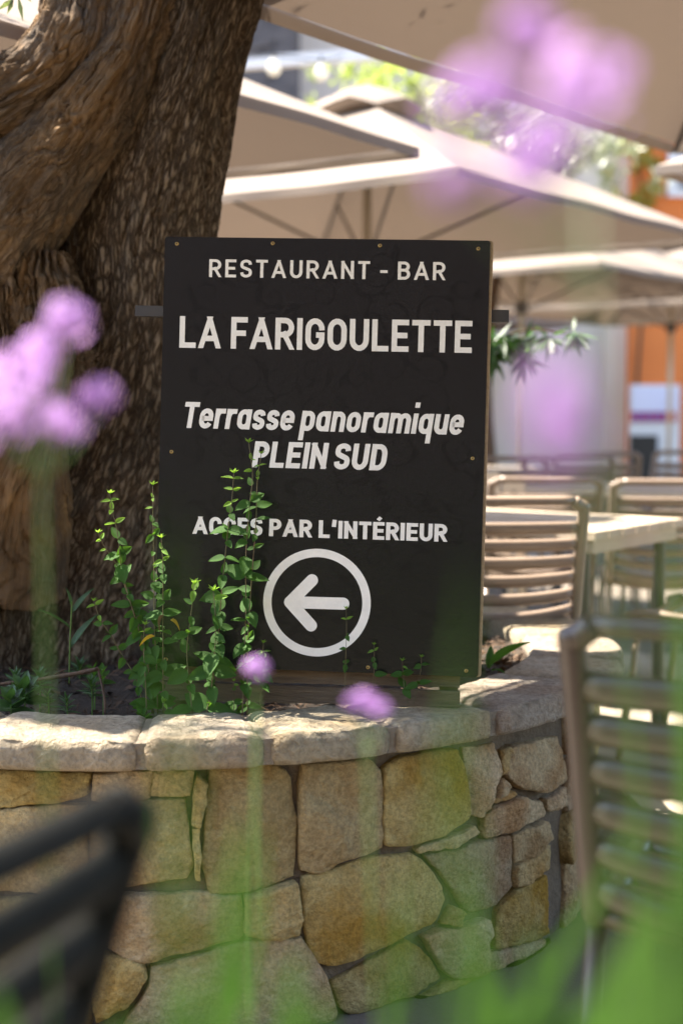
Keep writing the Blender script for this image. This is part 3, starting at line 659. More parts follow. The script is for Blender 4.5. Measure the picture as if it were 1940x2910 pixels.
# ring and arrow
cc = suv(*z3(735, 772)); ro = np.linalg.norm(suv(*z3(985, 772)) - cc); ri = ro - np.linalg.norm(suv(*z3(985, 772)) - suv(*z3(946, 772)))
b = MB(); n = 96; b.add([spl(cc + np.array([math.cos(2 * math.pi * k / n), math.sin(2 * math.pi * k / n)]) * r_, .0009) for r_ in (ro, ri) for k in range(n)], [(k, (k + 1) % n, n + (k + 1) % n, n + k) for k in range(n)])
b.build('arrow_ring', M['vinyl'], sign)
b = MB(); hwid = np.linalg.norm(suv(*z3(860, 748)) - suv(*z3(860, 804))) / 2
def capsule(p0, p1, d):
    a0 = math.atan2(p1[1] - p0[1], p1[0] - p0[0]); pts = [p1 + hwid * np.array([math.cos(a0 + t), math.sin(a0 + t)]) for t in np.linspace(-math.pi / 2, math.pi / 2, 12)] + [p0 + hwid * np.array([math.cos(a0 + t), math.sin(a0 + t)]) for t in np.linspace(math.pi / 2, 1.5 * math.pi, 12)]
    b.add([spl(q, d) for q in pts], [tuple(range(len(pts)))])
tip = suv(*z3(611, 770)); capsule(tip, suv(*z3(858, 777)), .0008); capsule(tip, suv(*z3(713, 668)), .0010); capsule(tip, suv(*z3(708, 878)), .0012)
b.build('arrow', M['vinyl'], sign)
# pale scroll pattern printed in the black
b = MB(); r_ = np.random.default_rng(5)
def ribbon(pts, ws, d):
    P = np.array(pts); T = np.gradient(P, axis=0); T /= np.linalg.norm(T, axis=1)[:, None] + 1e-9; Nn = np.c_[-T[:, 1], T[:, 0]]; m = len(P)
    b.add([spl(p + n_ * w_, d) for p, n_, w_ in zip(P, Nn, ws)] + [spl(p - n_ * w_, d) for p, n_, w_ in zip(P, Nn, ws)], [(i, m + i, m + i + 1, i + 1) for i in range(m - 1)])
dk = 0
for gx_ in range(8):
    for gz_ in range(11):
        c = np.array([-SWD / 2 + .05 + gx_ * .085 + (gz_ % 2) * .03, -SHT / 2 + .06 + gz_ * .082]) + r_.normal(size=2) * .016
        if abs(c[0]) > SWD / 2 - .05 or abs(c[1]) > SHT / 2 - .05: continue
        sgn = 1 if r_.random() < .5 else -1; a0 = r_.uniform(0, 6.28); Rm = r_.uniform(.022, .055)
        t = np.linspace(0, 1, 30); rr_ = Rm * (1 - .86 * t) ; th_ = a0 + sgn * t * 8.5
        dk += 1; d_ = .00025 + .00001 * (dk % 30)
        ribbon(np.c_[c[0] + rr_ * np.cos(th_), c[1] + rr_ * np.sin(th_)], .0008 + .0016 * np.sin(np.pi * np.minimum(1, t * 1.3)) ** 2, d_)
        for q in range(3):   # leaves off the scroll
            tq = r_.uniform(0, .4); th0 = a0 + sgn * tq * 8.5; p0 = c + Rm * (1 - .86 * tq) * np.array([math.cos(th0), math.sin(th0)]); a2 = th0 + sgn * r_.uniform(.3, 1.3)
            u_ = np.linspace(0, 1, 9); L_ = r_.uniform(.02, .035); bend = sgn * .8
            ribbon(np.c_[p0[0] + L_ * u_ * np.cos(a2 + bend * u_), p0[1] + L_ * u_ * np.sin(a2 + bend * u_)], .0045 * np.sin(np.pi * u_ ** .8) + 1e-5, d_ + .00012 + .00003 * q)
tag(b.build('scroll_print', M['damask'], sign), kind='stuff')
# screws
for x, y in [z2(86, 52), z2(531, 50), z2(1028, 60), z2(1484, 75), z3(61, 71), z3(1457, 102), z3(34, 1036), z3(475, 1056), z3(972, 1073), z3(1428, 1089)]:
    u_ = suv(x, y); b = MB(); n = 14
    b.add([(u_[0] + .0042 * math.cos(2 * math.pi * k / n), -.0004, u_[1] + .0042 * math.sin(2 * math.pi * k / n)) for k in range(n)] + [(u_[0] + .0030 * math.cos(2 * math.pi * k / n), -.0019, u_[1] + .0030 * math.sin(2 * math.pi * k / n)) for k in range(n)],
          [(k, n + k, n + (k + 1) % n, (k + 1) % n) for k in range(n)] + [tuple(range(n, 2 * n))[::-1]])
    sc_ = b.build('screw', M['screw'], sign, smooth=False)
    b = MB(); b.box((u_[0] - .0014, -.0023, u_[1] - .0014), (u_[0] + .0014, -.0017, u_[1] + .0014)); b.build('screw_socket', M['screw_dark'], sc_)
# brackets on the back
def on_sign(px, py): return suv(px, py)
a0, a1 = on_sign(375, 862), on_sign(480, 894); b = MB(); b.box((a0[0], .03, a1[1]), (a1[0] + .1, .05, a0[1])); b.build('bracket', M['bracket'], sign)
a0, a1 = on_sign(1380, 876), on_sign(1446, 912); b = MB(); b.box((a0[0] - .1, .017, a1[1]), (a1[0], .04, a0[1])); b.build('bracket', M['bracket'], sign)
# wooden boards and posts the sign is screwed to
for (y0, y1, dep) in ((1878, 1936, .0), (1940, 1992, -.004)):
    P0, P1 = suv(428, y0), suv(1306, y1 + 14); b = MB(); n = 40
    zt = lambda t: P0[1] + (suv(1306, y0 + 30)[1] - P0[1]) * t; zb = lambda t: suv(428, y1)[1] + (suv(1306, y1 + 22)[1] - suv(428, y1)[1]) * t
    vs = []
    for k in range(n + 1):
        t = k / n; x = P0[0] + (P1[0] - P0[0]) * t; wv = .0015 * math.sin(k * 1.7) * rng.random()
        vs += [(x, .020 + dep, zt(t) + wv), (x, .020 + dep, zb(t) + wv), (x, .042 + dep, zb(t)), (x, .042 + dep, zt(t))]
    b.add(vs, [(k * 4 + j, k * 4 + (j + 1) % 4, k * 4 + 4 + (j + 1) % 4, k * 4 + 4 + j) for k in range(n) for j in range(4)] + [(0, 3, 2, 1), (n * 4, n * 4 + 1, n * 4 + 2, n * 4 + 3)])
    b.build('board', M['board'], sign)
for px_ in (520, 1290):
    u0 = suv(px_, 1400); b = MB(); b.box((u0[0] - .02, .044, -SHT / 2 - .14), (u0[0] + .02, .08, .3)); b.build('post', M['board'], sign)

# ================================================================== herbs in front of the sign
def leaf_mesh(name, m, width=.62, fold=.18, curl=.12, n=7, serr=0):
    b = MB(); vs = []; 
    for i in range(n + 1):
        t = i / n; w_ = width / 2 * (math.sin(math.pi * min(1, t ** .75 * .985 + .012)) ** .8) * (1 - .15 * t)
        if serr: w_ *= 1 + serr * (1 if i % 2 else -1)
        if i == n: w_ = .004
        for s_ in (-1, -.5, 0, .5, 1): vs.append((s_ * w_, t, -curl * t * t + fold * abs(s_) * w_ * 2 * .5 - .03 * (1 - abs(s_))))
    b.add(vs, [(i * 5 + k, i * 5 + k + 1, (i + 1) * 5 + k + 1, (i + 1) * 5 + k) for i in range(n) for k in range(4)])
    return b.mesh(name, m, True)
LEAVES = {'m': [leaf_mesh('leaf', M['leaf'], .62, .18, .14), leaf_mesh('leaf', M['leaf'], .7, .1, .3), leaf_mesh('leaf', M['leaf'], .56, .3, .05)],
          't': [leaf_mesh('leaf', M['leaf_tip'], .5, .35, .1), leaf_mesh('leaf', M['leaf_tip'], .45, .4, -.1)],
          'y': [leaf_mesh('leaf', M['leaf_yellow'], .55, .4, .4)], 'b': [leaf_mesh('leaf', M['leaf_brown'], .5, .6, .6)],
          'd': [leaf_mesh('leaf', M['leaf_dark'], .6, .2, .1)], 'l': [leaf_mesh('leaf', M['leaf_dark'], .26, .25, .2)],
          's': [leaf_mesh('leaf', M['leaf'], .34, .3, .35, n=26, serr=.07)]}
def leaf_matrix(base, azim, elev, size, roll=0):
    """leaf rooted at base, pointing along compass azim (0 = right, 90 = away) raised by elev degrees"""
    return Matrix.Translation(base) @ Matrix.Rotation(rad(azim - 90), 4, 'Z') @ Matrix.Rotation(rad(elev), 4, 'X') @ Matrix.Rotation(rad(roll), 4, 'Y') @ Matrix.Diagonal((size, size, size, 1))
def sprig(path, Y0, label, Y1=None, size=46, node=52, tipn=2, name='oregano_sprig', cat='herb', group='oregano sprigs', seed=0, stem_r=.0014, first=0.0, smallbase=False):
    """path: photo pixels from the tip down to the root"""
    r_ = np.random.default_rng(seed + 100); path = path[::-1]; Y1 = Y0 if Y1 is None else Y1
    P = catmull([at_y(x, y, Y0 + (Y1 - Y0) * i / (len(path) - 1)) for i, (x, y) in enumerate(path)], 8)
    e = empty(name, P[0], label, cat, group); b = MB(); b.tube(P, np.linspace(stem_r, stem_r * .5, len(P)), 6); b.build('stem', M['stem'], e, world=True, smooth=True)
    ds = np.linalg.norm(np.diff(P, axis=0), axis=1); s = np.concatenate([[0], np.cumsum(ds)]); tot = s[-1]; pm = pxm(Y0)
    d = tot * first + node * pm * .5; k = seed
    while d < tot - .004:
        t = d / tot; p = np.array([np.interp(d, s, P[:, j]) for j in range(3)]) - np.array(e.location)
        sc = size * 1.22 * pm * (1 - .55 * t ** 3) * r_.uniform(.65, 1.3)
        a0 = (k % 2) * 90 + r_.normal() * 22 + 10
        for s_ in (0, 180):
            if r_.random() < .14: continue
            kind = 'm' if t < .86 else 't'; me_ = LEAVES[kind][r_.integers(0, len(LEAVES[kind]))]
            az = (a0 + s_ + r_.normal() * 10) % 360; fr = math.sin(rad(az))           # fr < 0: points at the viewer
            el = -42 * max(0, -fr) + 48 * max(0, fr) + r_.normal() * 13 + 8 * t; rl = 48 * math.cos(rad(az)) + r_.normal() * 16
            put('leaf', me_, e, leaf_matrix(p, az, el, sc * r_.uniform(.8, 1.15), rl))
        if r_.random() < .35 and t < .85:
            put('leaf', LEAVES['m'][0], e, leaf_matrix(p, r_.uniform(0, 360), 45, sc * .5, 0))
        d += node * .98 * pm * (1 - .4 * t) * r_.uniform(.75, 1.3); k += 1
    p = P[-1] - np.array(e.location)
    for q in range(6): put('leaf', LEAVES['t'][q % 2], e, leaf_matrix(p, q * 60 + r_.normal() * 12, 38 + 10 * (q % 2), size * pm * .38, 0))
    return e
def z5(x, y): return (x * .4847, 1340 + y * .4847)
def z6(x, y): return (700 + x * .5102, 1440 + y * .5102)
SPR = [
 ([z5(645, 130), z5(655, 210), z5(690, 370), z5(712, 560), z5(750, 720), z5(820, 950), z5(870, 1150), z5(890, 1420)], 2.96, 'leaning oregano sprig nearest the tree trunk, tallest of the left clump', 44, 54),
 ([z5(895, 80), z5(897, 300), z5(903, 600), z5(905, 900), z5(918, 1150), z5(925, 1420)], 2.955, 'upright oregano sprig rising along the left edge of the sign', 45, 55),
 ([z5(945, 390), z5(955, 560), z5(955, 850), z5(955, 1100), z5(957, 1420)], 2.94, 'oregano sprig just over the lower left corner of the sign', 46, 52),
 ([z5(575, 360), z5(612, 440), z5(690, 560), z5(760, 760), z5(840, 1000), z5(900, 1420)], 2.965, 'short leaning oregano sprig left of the tall leaning one', 40, 52),
 ([z5(550, 760), z5(590, 870), z5(650, 960), z5(705, 1060), z5(800, 1220), z5(850, 1420)], 2.96, 'low oregano sprig leaning left across the trunk base', 36, 48),
 ([z5(1140, 660), z5(1118, 850), z5(1095, 1050), z5(1110, 1250), z5(1130, 1440)], 2.93, 'broad leaved oregano sprig in front of the lower sign edge', 58, 56),
 ([z5(1370, 10), z5(1360, 150), z5(1330, 400), z5(1300, 700), z5(1280, 950), z5(1245, 1200), z5(1225, 1440)], 2.935, 'tall oregano sprig over the start of the word ACCES', 50, 58),
 ([(707, 1258), z5(1480, 20), z5(1465, 180), z5(1442, 480), z5(1440, 850), z5(1430, 1100), z5(1420, 1440)], 2.93, 'tallest oregano sprig reaching up to the letter P of PLEIN', 46, 62),
 ([(742, 1290), z5(1508, 60), z5(1500, 300), z5(1480, 560), z5(1462, 820), z5(1450, 1100), z5(1450, 1440)], 2.938, 'oregano sprig just right of the tallest one', 40, 66),
 ([z5(1250, 700), z5(1265, 900), z5(1255, 1100), z5(1235, 1300), z5(1200, 1450)], 2.92, 'large leaved oregano sprig low between the clump and the arrow', 60, 62),
 ([z5(850, 900), z5(840, 1010), z5(850, 1180), z5(860, 1420)], 2.935, 'small dark oregano sprig inside the left clump', 44, 46),
]
for k, (pa, Y, lab, sz, nd) in enumerate(SPR): sprig(pa, Y, lab, size=sz, node=nd, seed=k * 13 + (k % 2))
SEED = [([z6(555, 570), z6(557, 700), z6(552, 860), z6(548, 1090)], 2.94, 'lone thin seedling in front of the arrow ring', 30, 60, .3),
        ([z6(710, 770), z6(712, 850), z6(708, 1000), z6(708, 1090)], 2.945, 'tiny seedling right of the arrow ring', 26, 44, .35),
        ([z6(868, 860), z6(872, 930), z6(880, 1020), z6(900, 1100)], 2.945, 'small leafy seedling below the lower right lettering', 32, 36, .25),
        ([z6(975, 840), z6(972, 900), z6(955, 1000), z6(930, 1100)], 2.945, 'small seedling nearest the lower right corner of the sign', 30, 38, .3),
        ([z6(95, 760), z6(90, 840), z6(85, 960), z6(75, 1110)], 2.935, 'small seedling under the left of the arrow ring', 32, 44, .25),
        ([z5(960, 1350), z5(965, 1380), z5(960, 1440)], 2.925, 'tiny round leaved seedling on the soil by the coping', 34, 30, 0),
        ([z5(1370, 1230), z5(1372, 1330), z5(1370, 1440)], 2.925, 'seedling on the soil under the tall sprigs', 30, 34, 0)]
for k, (pa, Y, lab, sz, nd, fi) in enumerate(SEED): sprig(pa, Y, lab, size=sz, node=nd, seed=k * 7 + 3, name='seedling', group='seedlings under the sign', stem_r=.0009, first=fi)
# seedling with long leaves by the trunk
P0 = at_y(*z5(405, 1240), 3.2); e = empty('long_leaved_seedling', P0, 'single seedling with three long narrow leaves before the trunk', 'seedling')
b = MB(); b.tube(catmull([P0, at_y(*z5(410, 1000), 3.2), at_y(*z5(415, 900), 3.2), at_y(*z5(422, 760), 3.2)], 6), .0017, 6); b.build('stem', M['stem_green'], e, world=True)
for (q, az, el, L_) in [((415, 915), 165, 38, .085), ((415, 1030), 25, 58, .095), ((422, 830), 30, 55, .075), ((420, 790), 130, 75, .045)]:
    put('leaf', LEAVES['l'][0], e, leaf_matrix(at_y(*z5(*q), 3.2) - P0, az, el, L_, 20))
# dead and yellow leaves hanging in the clump
for (q, kind, az, el, L_, lab) in [((955, 840), 'b', 205, -50, .035, 'curled brown dead leaf caught in the oregano'), ((1000, 870), 'y', 20, -30, .03, 'yellow curled leaf beside the brown dead leaf'), ((905, 965), 'y', 190, -12, .035, 'bright yellow leaf lower in the oregano clump')]:
    e = put('fallen_leaf', LEAVES[kind][0], None, leaf_matrix(at_y(*z5(*q), 2.935), az, el, L_, 30)); tag(e, lab, 'leaf')
# low spurge rosettes and leafy weeds at the left
def rosette(px_, py_, Y, n, size, lab, kind='d', lift=.03, name='spurge_rosette', cat='plant', group='low rosettes on the soil'):
    p = at_y(px_, py_, Y); root = np.array([p[0], p[1], float(soil_h(p[0], p[1]))]); e = empty(name, root, lab, cat, group)
    b = MB(); b.tube([root, (root + p) / 2 + (0.002, 0, 0), p], .0018, 6); b.build('stem', M['stem_green'], e, world=True)
    for k in range(n):
        t = k / n; put('leaf', LEAVES[kind][k % len(LEAVES[kind])], e, leaf_matrix(p - root - np.array([0, 0, lift * (1 - t)]), k * 137.5, 5 + 70 * t, size * 1.5 * (1 - .35 * t), 25 * math.cos(rad(k * 137.5))))
    return e
for (x, y, Y, n, s_, k, lab) in [
 (z5(230, 1190) + (3.15, 22, .026, 'l', 'feathery spurge rosette left of the dead twig tip')), (z5(535, 1235) + (3.08, 20, .024, 'l', 'feathery spurge rosette under the dead twig')),
 (z5(90, 1195) + (3.15, 20, .026, 'l', 'feathery spurge rosette at the far left above the broad weed')), (z5(390, 1330) + (3.0, 16, .02, 'l', 'small spurge rosette near the coping edge')),
 (z5(465, 1130) + (3.4, 18, .028, 'l', 'dark spurge rosette against the trunk foot')), (z5(280, 1300) + (3.02, 14, .018, 'l', 'tiny spurge rosette beside the broad weed')),
 (z5(140, 1270) + (3.02, 12, .042, 'd', 'broad dark leaved weed at the left of the planter')), (z5(60, 1330) + (2.98, 12, .036, 'd', 'lower dark leaved weed at the left frame edge')),
 (z5(600, 1160) + (3.1, 7, .02, 'm', 'small green weed beside the dead twig end')), (z5(830, 1420) + (2.93, 10, .026, 'm', 'low green weed behind the coping under the clump')),
 (z5(550, 1145) + (3.2, 6, .02, 'm', 'small round leaved weed above the dead twig'))]:
    rosette(x, y, Y, n, s_, lab, k)
# dead twig
P = catmull([at_y(*z5(-60, 1255), 3.1), at_y(*z5(60, 1240), 3.1), at_y(*z5(260, 1215), 3.08), at_y(*z5(420, 1190), 3.06), at_y(*z5(575, 1158), 3.05)], 6)
e = empty('dead_twig', at_z(*z5(60, 1300), .48), 'dry fallen twig lying across the soil before the trunk', 'twig')
b = MB(); b.tube(P, np.linspace(.0035, .005, len(P)) + rng.normal(size=len(P)) * .0004, 8); b.build('main_twig', M['twig'], e, world=True, smooth=True)
b = MB(); b.tube(catmull([at_y(*z5(575, 1158), 3.05), at_y(*z5(592, 1230), 3.04), at_y(*z5(612, 1330), 3.02), at_y(*z5(615, 1420), 3.0)], 4), .0026, 6); b.build('side_twig', M['twig'], e, world=True, smooth=True)
b = MB(); b.tube(catmull([at_y(*z5(300, 1205), 3.08), at_y(*z5(340, 1180), 3.08), at_y(*z5(385, 1160), 3.09)], 4), .0018, 6); b.build('side_twig', M['twig'], e, world=True, smooth=True)
# plant and dry seed head right of the sign
P0 = at_z(1395, 1925, .48); e = empty('thistle_plant', P0, 'serrated green leaf with a dry brown seed head right of the sign', 'plant')
put('leaf', LEAVES['s'][0], e, leaf_matrix(at_y(1393, 1888, P0[1] - .02) - P0, 8, 44, .105, -55))
put('leaf', LEAVES['s'][0], e, leaf_matrix(at_y(1388, 1900, P0[1] + .02) - P0, 70, 60, .07, 20)); put('leaf', LEAVES['s'][0], e, leaf_matrix(at_y(1398, 1905, P0[1] - .03) - P0, -60, 20, .05, 0))
b = MB(); c = at_y(1425, 1885, P0[1])
for k in range(260):
    d = rng.normal(size=3); d[2] = abs(d[2]) * .8 - .25; d /= np.linalg.norm(d); s_ = np.cross(d, rng.normal(size=3)); s_ /= np.linalg.norm(s_)
    b.add([c + d * .006 - s_ * .0012, c + d * .006 + s_ * .0012, c + d * rng.uniform(.026, .036)], [(0, 1, 2)])
b.build('seed_head', M['leaf_brown'], e, world=True)
for (x, y, az, wh) in [(1415, 1905, 20, 'under the dry seed head'), (1440, 1900, 120, 'right of the dry seed head'), (1400, 1925, 220, 'nearest the sign edge below the serrated leaf'), (1452, 1925, 320, 'nearest the coping right of the seed head')]:
    p = at_y(x, y, P0[1] - .02); p[2] = max(p[2], .49); tag(put('fallen_leaf', LEAVES['b'][0], None, leaf_matrix(p, az, -8, .035, 25)), 'curled brown leaf lying ' + wh, 'leaf', 'brown leaves by the seed head')

# ================================================================== parasols
UA = math.degrees(math.atan2(.79, .61)); U = np.array([math.cos(rad(UA)), math.sin(rad(UA))]); VV = np.array([-U[1], U[0]])
HALF, EAVE, VAL, PEAK = 1.5, 2.14 - GZ, .04, 2.83 - GZ
def make_parasol():
    e = empty('parasol', (0, 0, 0))
    nseg = 14
    for q in range(4):
        Rq = Matrix.Rotation(q * math.pi / 2, 3, 'Z'); b = MB(); vs = []; m = 17
        for i in range(nseg + 1):
            t = i / nseg; half = HALF * (1 - t) + .06 * t; z = EAVE + (PEAK - EAVE) * t
            for k in range(m):
                s_ = -1 + 2 * k / (m - 1); sag = -.02 * (1 - s_ * s_) * math.sin(math.pi * min(1, t * 1.0 + .05)) - .004 * math.sin(s_ * 9 + t * 11 + q) * (1 - s_ * s_) * (1 - t)
                vs.append(tuple(Rq @ Vector((half * s_, -half, z + sag))))
        b.add(vs, [(i * m + k, i * m + k + 1, (i + 1) * m + k + 1, (i + 1) * m + k) for i in range(nseg) for k in range(m - 1)])
        b.build('canopy_panel', M['fabric'], e, smooth=True)
        b = MB(); vs = []; m = 41; rows = 4
        for i in range(rows + 1):
            t = i / rows
            for k in range(m):
                s_ = -1 + 2 * k / (m - 1); sag = -.02 * (1 - s_ * s_) * math.sin(math.pi * .05) - .004 * math.sin(s_ * 9 + q) * (1 - s_ * s_)
                outw = .002 * math.sin(s_ * 17 + q * 2) * t
                vs.append(tuple(Rq @ Vector((HALF * s_, -HALF - .004 - outw * (1 - abs(s_) ** 8), EAVE + sag * (1) - VAL * t))))
        b.add(vs, [(i * m + k, i * m + k + 1, (i + 1) * m + k + 1, (i + 1) * m + k) for i in range(rows) for k in range(m - 1)])
        b.build('hem', M['fabric'], e, smooth=True)
    for q in (1, 3, 5, 7):
        a = q * math.pi / 4; L_ = HALF * (math.sqrt(2) if q % 2 else 1) - .015; d = np.array([math.cos(a), math.sin(a), 0])
        lo = EAVE - .03 - (.035 if q % 2 == 0 else 0)
        b = MB(); b.tube([d * .05 + (0, 0, PEAK - .06), d * L_ * .5 + (0, 0, (PEAK + lo) / 2 - .045), d * L_ + (0, 0, lo)], .011, 6); b.build('rib', M['rib'], e)
        b = MB(); b.tube([d * .04 + (0, 0, 2.06), d * L_ * .5 + (0, 0, (PEAK + lo) / 2 - .05)], .009, 6); b.build('strut', M['rib'], e)
    b = MB(); b.tube([(0, 0, .03), (0, 0, 1.4), (0, 0, PEAK - .02)], .026, 16); b.build('pole', M['pole'], e, smooth=True)
    b = MB(); b.tube([(0, 0, 2.02), (0, 0, 2.12)], .05, 12); b.build('hub', M['rib'], e)
    b = MB(); b.box((-.28, -.28, 0), (.28, .28, .06)); b.build('base', M['concrete'], e)
    b = MB(); n = 24; vs = []
    for i in range(5):
        t = i / 4; R_ = .3 * (1 - t) + .02
        for k in range(n): a = 2 * math.pi * k / n; vs.append((R_ * math.cos(a) * (1 + .05 * math.sin(5 * a)), R_ * math.sin(a) * (1 + .05 * math.cos(4 * a)), PEAK - .03 + .14 * t ** .7 + .022 * math.sin(a * 6 + i) * (1 - t)))
    b.add(vs, [(i * n + k, i * n + (k + 1) % n, (i + 1) * n + (k + 1) % n, (i + 1) * n + k) for i in range(4) for k in range(n)]); b.build('vent_cap', M['fabric'], e, smooth=True)
    return e
proto = make_parasol(); first = [True]
def parasol(cx, cy, lab, dz=0., turn=0.):
    o = proto if first[0] else copy_tree(proto); first[0] = False
    o.location = (cx, cy, GZ); o.rotation_euler = (0, 0, rad(UA + turn)); s_ = 1 + dz / EAVE; o.scale = (1, 1, s_)
    return tag(o, lab, 'parasol', 'square cream parasols over the terrace')
def corner(px_, py_, z=2.10): return at_z(px_, py_, z)[:2]
def axes(t): a_ = rad(UA + t); u_ = np.array([math.cos(a_), math.sin(a_)]); return u_, np.array([-u_[1], u_[0]])
uA, vA = axes(2); uB, vB = axes(5)
cA = corner(1301, 504) + 1.5 * (uA + vA); cB = corner(1190, 449) + 1.5 * (vB - uB); cC = corner(1703, 760) + 1.5 * (U + VV)
parasol(*cA, 'cream parasol in the middle whose near corner points at the camera', turn=2)
parasol(*cB, 'cream parasol behind the olive trunk, edge sloping down to the right', turn=5)
parasol(*cC, 'cream parasol low at the right beyond the sign')
cD = np.array([3.45, 15.0]); parasol(*cD, 'far cream parasol at the right edge behind the low one')
cE = corner(1635, 935) + 1.5 * (VV - U); parasol(*cE, 'farthest cream parasol seen right beside the sign')
kN = 1.105; cN = at_z(1916, 436, 2.2)[:2] - 1.5 * (U + VV); pn = parasol(*(cN - .7 * U), 'large shaded parasol overhead at the top right', .1); pn.scale = (2.2 / 1.5, 1, pn.scale[2])  # unseen near part stretched to throw shade on the right front chair
cO = cN + 3.45 * U + .3 * VV; parasol(*cO, 'cream parasol peeping in at the right edge under the overhead one', .1)

# ================================================================== slatted metal chairs and tables
def make_chair(paint, name='slatted_chair', pitch=.0535, half=.0195):
    e = empty(name, (0, 0, 0))
    prof = catmull([(.43, .435), (.36, .452), (.22, .44), (.08, .425), (.015, .45), (-.015, .53), (-.055, .66), (-.1, .79), (-.13, .87)], 10); prof = prof + np.array([0, -GZ])    # (y, z) from seat front to top
    ds = np.linalg.norm(np.diff(prof, axis=0), axis=1); s = np.concatenate([[0], np.cumsum(ds)]); W = .238
    top = prof[-1]
    for sx in (-1, 1):
        path = [(sx * W, y, z) for y, z in prof[:-6]] + [tuple(p) for p in catmull([(sx * W, *prof[-6]), (sx * W, *(prof[-3])), (sx * (W - .006), top[0] + .005, top[1] - .018), (sx * (W - .03), top[0], top[1])], 5)][1:]
        b = MB(); b.tube(path, .018, 10, flat=1.0); b.build('side_rail', paint, e, smooth=True)
        b = MB(); b.tube([(sx * W, .38, .44 - GZ), (sx * (W + .004), .41, .3), (sx * (W + .012), .45, .0)], .0135, 10); b.build('leg', paint, e, smooth=True)
        b = MB(); b.tube([(sx * W, .03, .42 - GZ), (sx * (W + .004), -.03, .27), (sx * (W + .012), -.13, .0)], .0135, 10); b.build('leg', paint, e, smooth=True)
    b = MB(); b.tube([((W - .03) * t, top[0] - .006 * (1 - t * t), top[1]) for t in np.linspace(-1, 1, 13)], .0145, 10); b.build('top_rail', paint, e, smooth=True)
    d = .035; k = 0; tot = s[-1]
    while d < tot - .045:
        y = np.interp(d, s, prof[:, 0]); z = np.interp(d, s, prof[:, 1]); ty = np.interp(d + .01, s, prof[:, 0]) - y; tz = np.interp(d + .01, s, prof[:, 1]) - z
        L_ = math.hypot(ty, tz); ty /= L_; tz /= L_
        back = d > .46
        u_ = (d - .46) / (tot - .46) if back else 0
        sagz = -.04 * (1 - u_) ** 2 if back else -.022; sagy = -.014 if back else 0
        path = [((W - .006) * t, y + sagy * (1 - t * t), z + sagz * (1 - t * t)) for t in np.linspace(-1, 1, 15)]
        b = MB(); nrm = (0, -tz, ty)
        b.tube(path, half, 10, flat=.6, ref=nrm); b.build('slat', paint, e, smooth=True)
        d += pitch
    return e
cp = make_chair(M['chair']); cpd = None; cfirst = [True]
def chair(cx, cy, yaw, lab, scale=1.0, src=None, z=-.1):
    if src is not None: o = src
    else:
        o = cp if cfirst[0] else copy_tree(cp); cfirst[0] = False
    o.location = (cx, cy, z); o.rotation_euler = (0, 0, rad(yaw)); o.scale = (scale, scale, scale)
    return tag(o, lab, 'chair', 'slatted metal terrace chairs')
def chair_by_corner(px_, py_, side, yaw, lab, scale=1., depth=None, src=None):
    """put a chair so that its top corner (side -1 left, 1 right) falls on the pixel"""
    P = at_z(px_, py_, GZ + .985 * scale) if depth is None else at_y(px_, py_, depth)
    off = Matrix.Rotation(rad(yaw), 3, 'Z') @ Vector((side * .245 * scale, -.13 * scale, 0)); return chair(P[0] - off.x, P[1] - off.y, yaw, lab, scale, src)
chair_by_corner(1668, 1408, 1, 2, 'brown slatted chair just right of the sign, facing the table')
chair_by_corner(1605, 1738, -1, -24, 'large shade-darkened brown slatted chair at the right edge, seen from behind', src=make_chair(M['chair_shaded'], pitch=.062, half=.0235))
chair_by_corner(1712, 1362, 1, 4, 'slatted chair behind the nearest table, right of its middle', .97, 5.95)
chair_by_corner(1738, 1372, -1, -6, 'slatted chair at the right edge behind the table corner', .97, 5.75)
chair_by_corner(1560, 1308, 1, 5, 'far slatted chair with bright top rail nearest the sign', 1, 7.6)
chair_by_corner(1742, 1310, 1, 0, 'far slatted chair in the middle of the back row', 1, 7.8)
chair_by_corner(1818, 1309, 1, -8, 'far slatted chair right of the middle in the back row', 1, 8.3)
chair(2.05, 8.4, 150, 'far slatted chair at the right end of the back row')
chair(1.45, 4.75, 60, 'slatted chair turned sideways beside the table at the right edge')
chair(.35, 6.6, 185, 'slatted chair across the table, mostly behind the sign')
dk = make_chair(M['chair_dark_shaded'], pitch=.06, half=.024)
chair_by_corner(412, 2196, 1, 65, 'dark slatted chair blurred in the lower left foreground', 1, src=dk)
# cream chair
P0 = at_z(1415, 1330, .86); P0 = at_y(1405, 1400, 6.4); e = empty('cream_chair', (P0[0], 6.4, GZ), 'cream chair with arched slots in its back beside the sign', 'chair')
b = MB(); pts = []
def arch_panel(x0, x1, z0, z1, y, th):
    b = MB(); b.box((x0, y, z0), (x0 + .035, y + th, z1 - .03)); b.box((x1 - .035, y, z0), (x1, y + th, z1 - .03)); b.box((x0 + .002, y - .001, z1 - .06), (x1 - .002, y + th + .001, z1)); return b
arch_panel(-.1, .0, .52, .96, -.2, .03).build('back_arch', M['cream'], e); arch_panel(.015, .11, .52, .94, -.2, .03).build('back_arch', M['cream'], e)
arch_panel(-.215, -.115, .52, .95, -.2, .03).build('back_arch', M['cream'], e)
b = MB(); b.box((-.22, -.21, .5), (.13, .2, .53)); b.build('seat', M['cream'], e)
for x, y in ((-.2, -.19), (.1, -.19), (-.2, .17), (.1, .17)): b = MB(); b.tube([(x, y, 0), (x, y, .5)], .018, 8); b.build('leg', M['cream'], e)
